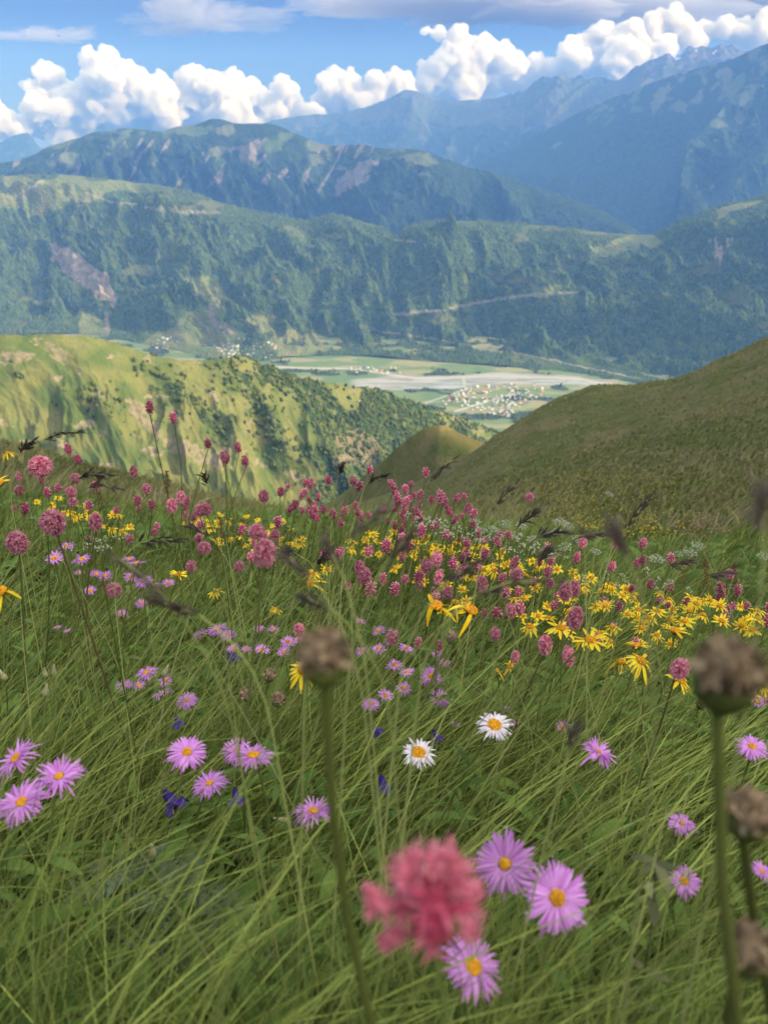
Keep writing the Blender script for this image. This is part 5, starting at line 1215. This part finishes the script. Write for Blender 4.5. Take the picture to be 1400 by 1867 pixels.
for a_ in ((20, 840, 142, 786, 1.0, 'long arching panicle against the sunlit hill at the far left', .45), (10, 860, 60, 806, 1.0, 'short panicle under the arching one at the far left', .4), (100, 880, 195, 866, .9, 'drooping double panicle right of the wide round pink head', .5),
           (120, 890, 212, 890, .9, 'lower drooping panicle right of the wide round pink head', .5), (390, 900, 372, 868, 1.0, 'small bent panicle against the sunlit hill foot', .5), (605, 920, 622, 852, 1.2, 'dark tufted panicle against the sunlit hill above the meadow crowd', .25),
           (640, 900, 700, 866, 1.1, 'panicle leaning right before the knoll flank', .5), (745, 930, 824, 838, 1.1, 'long straight panicle crossing the pink bistort before the knoll', .45), (840, 1020, 938, 882, 1.0, 'feathery panicle on a tall stalk against the spur', .4),
           (905, 1010, 968, 938, 1.0, 'short panicle under the round lone bistort', .35), (940, 985, 1015, 970, .75, 'dark combed panicle arching over the white umbels', .6), (985, 1000, 1100, 974, .75, 'thick arching panicle above the yellow drift', .5),
           (1090, 1060, 1180, 910, .9, 'pale feathery panicle tall against the flowery slope', .45), (1150, 1060, 1250, 1024, .9, 'panicle tip touching the slim bright bistort', .3), (1230, 1080, 1320, 1045, .9, 'leaning panicle ending at the pink tip by the right edge', .3),
           (960, 1050, 1000, 1005, .9, 'dark crooked panicle in the right-hand yellow drift', .5), (830, 1030, 850, 1020, 1.1, 'tangled dark panicle in the middle drift', .6), (590, 1030, 505, 1003, .9, 'panicle lying left over the grass behind the largest bistort', .4),
           (200, 1010, 330, 985, .8, 'thin arching panicle over the left grass', .5), (420, 1010, 350, 960, 1.0, 'thin panicle bent across the round pink bistort', .4), (560, 1060, 595, 1008, .9, 'dark crooked panicle in mid meadow', .5)):
    panicle(*a_[:5], a_[5], G1, frac=a_[6], n=30, loose=.22, tone=.15)
G2 = 'blurred dark grass panicles near the lens'
for a_ in ((560, 1100, 690, 935, .40, 'blurred dark panicle streaming left before the pink crowd', .35), (640, 1120, 738, 985, .40, 'blurred dark panicle right of the streaming one', .3), (660, 1130, 600, 1000, .40, 'blurred panicle crossing the meadow crowd to the left', .3),
           (400, 1200, 220, 1020, .40, 'blurred purple-brown panicle among the left purple asters', .5), (470, 1180, 300, 1100, .40, 'second blurred panicle among the left purple asters', .4), (700, 1180, 560, 1090, .40, 'blurred brown panicle in mid meadow above the seed head', .35),
           (650, 1150, 530, 1020, .40, 'blurred dark panicle across the largest bistort', .35), (740, 1120, 860, 1030, .42, 'dark soft panicle, left of two crossing the middle drift', .45), (780, 1110, 1000, 1058, .42, 'dark soft panicle lying across the middle drift', .55),
           (1210, 1220, 1130, 985, .27, 'blurred lilac-grey tuft by the pair over the gully', .18), (1385, 1180, 1390, 930, .25, 'blurred grey tuft at the right edge', .22), (1020, 1420, 1050, 1330, .40, 'blurred dark panicle above the thin-rayed aster', .5)):
    panicle(*a_[:5], a_[5], G2, frac=a_[6], n=26, sp=.0075, thick=.0011, loose=.16, tone=.22 if 'lilac' not in a_[5] and 'grey' not in a_[5] else .9)

# white umbels and small white flowers over the gully, dock, buds
for k, (x, y, w) in enumerate(((920, 958, 30), (865, 955, 26), (900, 968, 28), (950, 962, 26), (1020, 955, 34), (1035, 962, 28), (1000, 975, 24), (1270, 998, 30), (1255, 1010, 34), (1085, 1008, 24), (1195, 1022, 34), (1390, 1018, 30), (1110, 903, 20), (880, 970, 22), (970, 985, 26), (1030, 1000, 30), (1015, 972, 26), (1050, 985, 26), (940, 985, 20), (1235, 1012, 20))):
    small('white_umbel', ('umbel', k % 2), x, y, w, .085, (.22, .7), 'flat white umbel flowering in the gully beyond the yellow drift', 'flower', 'white umbels in the gully', face=(rp.randn() * .12, -.15, 1), stem_r=.002)
def tiny_white(x, y, k, rs_):
    small('white_flower', ('tiny', k % 2), x, y, 6 + 5 * rs_.rand(), .014, (.12, .45), 'tiny cream-white flower cluster at the far edge of the meadow', 'flower', 'tiny white flowers at the meadow edge', stem_r=.0006)
for k in range(2):
    rs_ = np.random.RandomState(500 + k); P_ = rs_.randn(9, 3) * [.3, .3, .22]
    bv, bf = ICO1; ME['tiny', k] = [build('flower_cluster', [((bv[None] * .17 * [1, 1, .8] + P_[:, None]).reshape(-1, 3), repeat_mesh(bv, bf, 9), np.repeat(rs_.rand(9), len(bv)))], M_small_white)]
scatter_band(58, [(740, 930), (800, 950), (880, 960), (980, 985), (1040, 1020), (960, 1010), (860, 985), (750, 970)], tiny_white, 21, 6)
scatter_band(22, [(1060, 1040), (1180, 1040), (1270, 1075), (1180, 1075), (1060, 1060)], tiny_white, 22, 6)
scatter_band(14, [(120, 985), (240, 975), (250, 1000), (130, 1005)], tiny_white, 23, 6)
# white chickweed flower by the big asters
ME['star', 0] = [build('petals', [rays(5, .02, .5, .3, .5, 510, -.1, .8)], M_small_white)]
flower('chickweed', ('star', 0), 1010, 1562, 26, .016, (.05, .4), 'single small white star flower above the big lilac aster', 'flower', None, face=(.3, -.5, .7), leaf=False)
def dock(x0, y0, x1, y1, depth, label):
    rs_ = np.random.RandomState(int(x0)); P = np.array(ray(x0, y0)) * depth; T = np.array(ray(x1, y1)) * depth; foot = P.copy(); foot[2] = float(near_height(P[0], P[1])) - .02
    root = link('dock_plant', None, None, foot); tag(root, label, 'plant', 'rusty dock plants')
    b_ = P - foot; c_ = T - foot; path = np.concatenate([arc([0, 0, 0], b_, [0, 0, 0], 4), arc(b_, c_, [0, 0, 0], 5)[1:]])
    link('stem', build('stem', [tube(path, .0009 * max(1, depth * .5), 6, .1)], M_stem), root)
    n = 170; L = np.linalg.norm(c_ - b_); t = rs_.rand(n)[:, None]; w = L * .11 * (1 - .6 * t); C = b_ + (c_ - b_) * t + rs_.randn(n, 3) * w
    bv, bf = ICO1; V = bv[None] * (L * .022 * (.6 + .8 * rs_.rand(n)))[:, None, None] + C[:, None]
    link('seed_spike', build('seed_spike', [(V.reshape(-1, 3), repeat_mesh(bv, bf, n), np.repeat(rs_.rand(n), len(bv)))], M_rust), root)
for a_ in ((306, 895, 304, 858, 1.5, 'rusty brown dock seed spike before the sunlit hill'), (405, 985, 402, 945, 1.3, 'dark rusty dock spike left of the yellow drift'), (1245, 1065, 1242, 1020, 3.2, 'rusty dock stem over the gully, left of three'), (1290, 1075, 1285, 1020, 3.0, 'tall rusty dock stem over the gully, middle of three'),
           (1340, 1080, 1338, 1030, 2.8, 'rusty dock stem over the gully, right of three'), (188, 925, 182, 896, 1.2, 'dark brown seed spike below a small pink bistort'), (137, 1125, 137, 1100, .9, 'short dark seed spike in the left grass'), (192, 1075, 188, 1050, .8, 'dark seed spike left of the pink clover head')):
    dock(*a_)
def bud(x, y, w, label, depth=None, tilt=(.1, 0, 1)):
    rs_ = np.random.RandomState(int(x + y))
    flower('closed_bud', ('bud', 0), x, y, w, .008, (.05, .4), label, 'bud', 'pale closed buds', face=tilt, leaf=False, stem_r=.0009)
zz = np.linspace(0, 1, 8); rr = np.array([.20, .46, .50, .42, .30, .22, .20, .12]); a = np.arange(10) / 10 * 6.283
Vb = np.concatenate([np.stack([np.cos(a) * r_, np.sin(a) * r_, 0 * a + z_ * 2.4], -1) for r_, z_ in zip(rr, zz)])
ib = np.arange(7)[:, None] * 10 + np.arange(10)[None]; jb = np.arange(7)[:, None] * 10 + (np.arange(10)[None] + 1) % 10
ME['bud', 0] = [build('bud_scales', [(Vb, np.stack([ib, jb, jb + 10, ib + 10], -1).reshape(-1, 4), np.repeat(zz, 10))], M_cream)]
for (x, y, w, lb, tl) in ((280, 1562, 15, 'cream closed bud in the grey thistle leaves', (0, 0, 1)), (620, 1635, 13, 'cream closed bud beside the blurred stem', (0, 0, 1)), (478, 1838, 17, 'cream closed bud low in the blurred foreground grass', (0, -.1, 1)),
                          (83, 1270, 13, 'green-cream closed bud, lowest of three in the left grass', (.3, 0, 1)), (99, 1232, 11, 'cream closed bud, right of three in the left grass', (.2, 0, 1)), (84, 1236, 10, 'green closed bud, left of three in the left grass', (.1, 0, 1)),
                          (298, 1233, 12, 'slim cream bud leaning right in the aster group', (.5, 0, 1)), (12, 1240, 11, 'green nodding bud at the left edge', (-.3, 0, 1)), (530, 1498, 13, 'whitish bud lying beside the aster by the blurred stem', (-1, 0, .3)),
                          (607, 1484, 11, 'slim whitish bud touching the blurred stem', (0, 0, 1)), (640, 1490, 11, 'slim whitish bud right of the blurred stem', (.4, 0, 1))):
    bud(x, y, w, lb, None, tl)

# grey-green thistle rosette at the left
def thistle(px, py, depth, nleaf, L0, label, seed):
    rs_ = np.random.RandomState(seed); P = np.array(ray(px, py)) * depth; foot = np.array([P[0], P[1], float(near_height(P[0], P[1]))])
    root = link('thistle', None, None, foot); tag(root, label, 'plant', 'grey-green thistles')
    for q_ in range(nleaf):
        a = rs_.rand() * 6.28; el = rs_.uniform(.1, 1.3); L = L0 * (.6 + .6 * rs_.rand()); zb = rs_.rand() * .10
        d = unit(np.array([math.cos(a), math.sin(a), math.tan(el) * .7])); sd_ = unit(np.cross(d, [0, 0, 1.0])); nn = np.cross(sd_, d)
        t = np.linspace(0, 1, 12); mid = np.array([0, 0, zb]) + d * (L * t)[:, None] - np.array([0, 0, 1.]) * (L * .35 * t ** 2)[:, None]
        parts_ = [ribbons(mid[:1], d[None], sd_[None], np.array([L]), np.array([L * .13]), np.array([[0, 0, -.35]]), 8, np.array([.25]))]
        k = 16; tt = np.repeat(np.linspace(.12, .95, k // 2), 2); sg = np.tile([1, -1], k // 2)
        B = np.array([0, 0, zb]) + d * (L * tt)[:, None] - np.array([0, 0, 1.]) * (L * .35 * tt ** 2)[:, None]
        dd = unit(sg[:, None] * sd_ + d * .55 + nn * rs_.uniform(-.4, .8, k)[:, None])
        parts_.append(ribbons(B, dd, unit(np.cross(dd, nn)), L * .28 * np.sin(tt * 2.6 + .4) * (.7 + .5 * rs_.rand(k)), np.full(k, L * .10), nn * rs_.uniform(-.3, .5, k)[:, None], 3, np.clip(.3 + .3 * rs_.rand(k), 0, 1)))
        link('leaf', build('leaf', parts_, M_thistle), root)
for (x, y, d_, n_, l_), lb, sd_ in zip(THISTLES, ('spiny grey-green thistle under the violet bellflower', 'spiny grey-green thistle right of the three edge asters', 'spiny grey-green thistle below the whitish lilac aster'), (1, 2, 3)):
    thistle(x, y, d_, n_, l_, lb, sd_)
thistle(545, 965, 2.0, 14, .10, 'grey-green thistle tuft in the left yellow drift', 4)

# the beetle on a bistort, and the withered plant at the right
def beetle(px, py, depth):
    P = np.array(ray(px, py)) * depth; root = link('beetle', None, None, P)
    tag(root, 'small black beetle clinging to the side of a pink bistort', 'insect')
    body = ICO2[0] * [.0022, .0020, .0042]; head = ICO2[0] * [.0014, .0013, .0013] + [0, 0, .0048]
    link('body', build('body', [(body, ICO2[1], np.zeros(len(body)))], M_beetle), root); link('head', build('head', [(head, ICO2[1], np.zeros(len(head)))], M_beetle), root)
    for k in range(6):
        z_ = (-.0015, .0005, .0025)[k // 2]; s_ = 1 if k % 2 else -1
        link('leg', build('leg', [tube([[s_ * .0015, 0, z_], [s_ * .0034, -.0006, z_ + .0004], [s_ * .0044, .0015, z_]], .00025, 4, 0)], M_beetle), root)
M_beetle = leafy('beetle_shell', (0.008, 0.008, 0.010), (0.012, 0.012, 0.014), 0.0, .3)
_b = [o for o in bpy.data.objects if o.get('label', '').startswith('pink bistort with a dark beetle')][0]
_h = [c for c in _b.children if c.name.startswith('flower_head')][0]
_hp = np.array(_b.location) + np.array(_h.location)
beetle(911, 1156, float(_hp[1] * CP - _hp[2] * SP) - .004)
M_wither = leafy('withered_leaf', (0.07, 0.085, 0.035), (0.17, 0.17, 0.09), 0.15, .9)
def withered(px, py, depth, label, seed):
    rs_ = np.random.RandomState(seed); P = np.array(ray(px, py)) * depth; foot = np.array([P[0], P[1], float(near_height(P[0], P[1])) - .01])
    root = link('withered_plant', None, None, foot); tag(root, label, 'plant', None)
    path = arc([0, 0, 0], P - foot, [.01, 0, 0], 8); link('stem', build('stem', [tube(path, .0011, 6, .6)], M_wither), root)
    for k in range(12):
        i = rs_.randint(3, 8); a = rs_.rand() * 6.28; d = unit(np.array([[math.cos(a), math.sin(a), .5 - .8 * rs_.rand()]])); L = np.array([.009 + .012 * rs_.rand()])
        link('leaf', build('leaf', [ribbons(path[i:i + 1], d, unit(np.cross(d, [0, 0, 1.0])), L, L * .42, np.array([[.1, 0, -.7 * rs_.rand()]]), 5, np.array([rs_.rand()]), round_=True)], M_wither), root)
withered(1195, 1572, .50, 'withered woolly plant with curled leaves below the dark lilac aster', 7)

# colour far down the spur: nobody could count these
def far_specks(name, poly, n, mat, lo, hi, seed, label):
    rs_ = np.random.RandomState(seed); m_ = n * 24; az = np.radians(rs_.uniform(-3, 30, m_)); r = np.exp(rs_.uniform(math.log(7), math.log(75), m_))
    x, y = r * np.sin(az), r * np.cos(az); z = near_height(x, y) + .10 + .15 * rs_.rand(m_); fx, fy = project(np.stack([x, y, z], -1))
    fx = fx + 30 * perlin(fx / 40, fy / 30, seed); fy = fy + 18 * perlin(fx / 30, fy / 30, seed + 1)
    w = inside(poly, fx, fy) * sstep(-.15, .55, fbm(x / (r * .10), y / (r * .10), 4, seed)) > rs_.rand(m_) * .9
    P = np.stack([x, y, z], -1)[w][:n]; bv, bf = ICO1; s_ = rs_.uniform(lo, hi, len(P)) * (.5 + np.linalg.norm(P, axis=1) * .035)
    V = bv[None] * s_[:, None, None] * [1, 1, .6] + P[:, None]
    tag(link(name, mesh_np(name, V.reshape(-1, 3), repeat_mesh(bv, bf, len(P)), mats=[mat], attrs={'tone': np.repeat(rs_.rand(len(P)), len(bv))})), label, 'flowers', kind='stuff')
far_specks('distant_yellow_flowers', [(980, 860), (1150, 860), (1400, 800), (1400, 1040), (1200, 1010), (1000, 950)], 800, M_yellow, .007, .015, 601, 'yellow flower specks spread over the shaded spur')
far_specks('distant_pink_flowers', [(1180, 960), (1400, 800), (1400, 960), (1250, 1000)], 500, M_pink, .006, .012, 602, 'pink flower specks in a patch on the shaded spur')
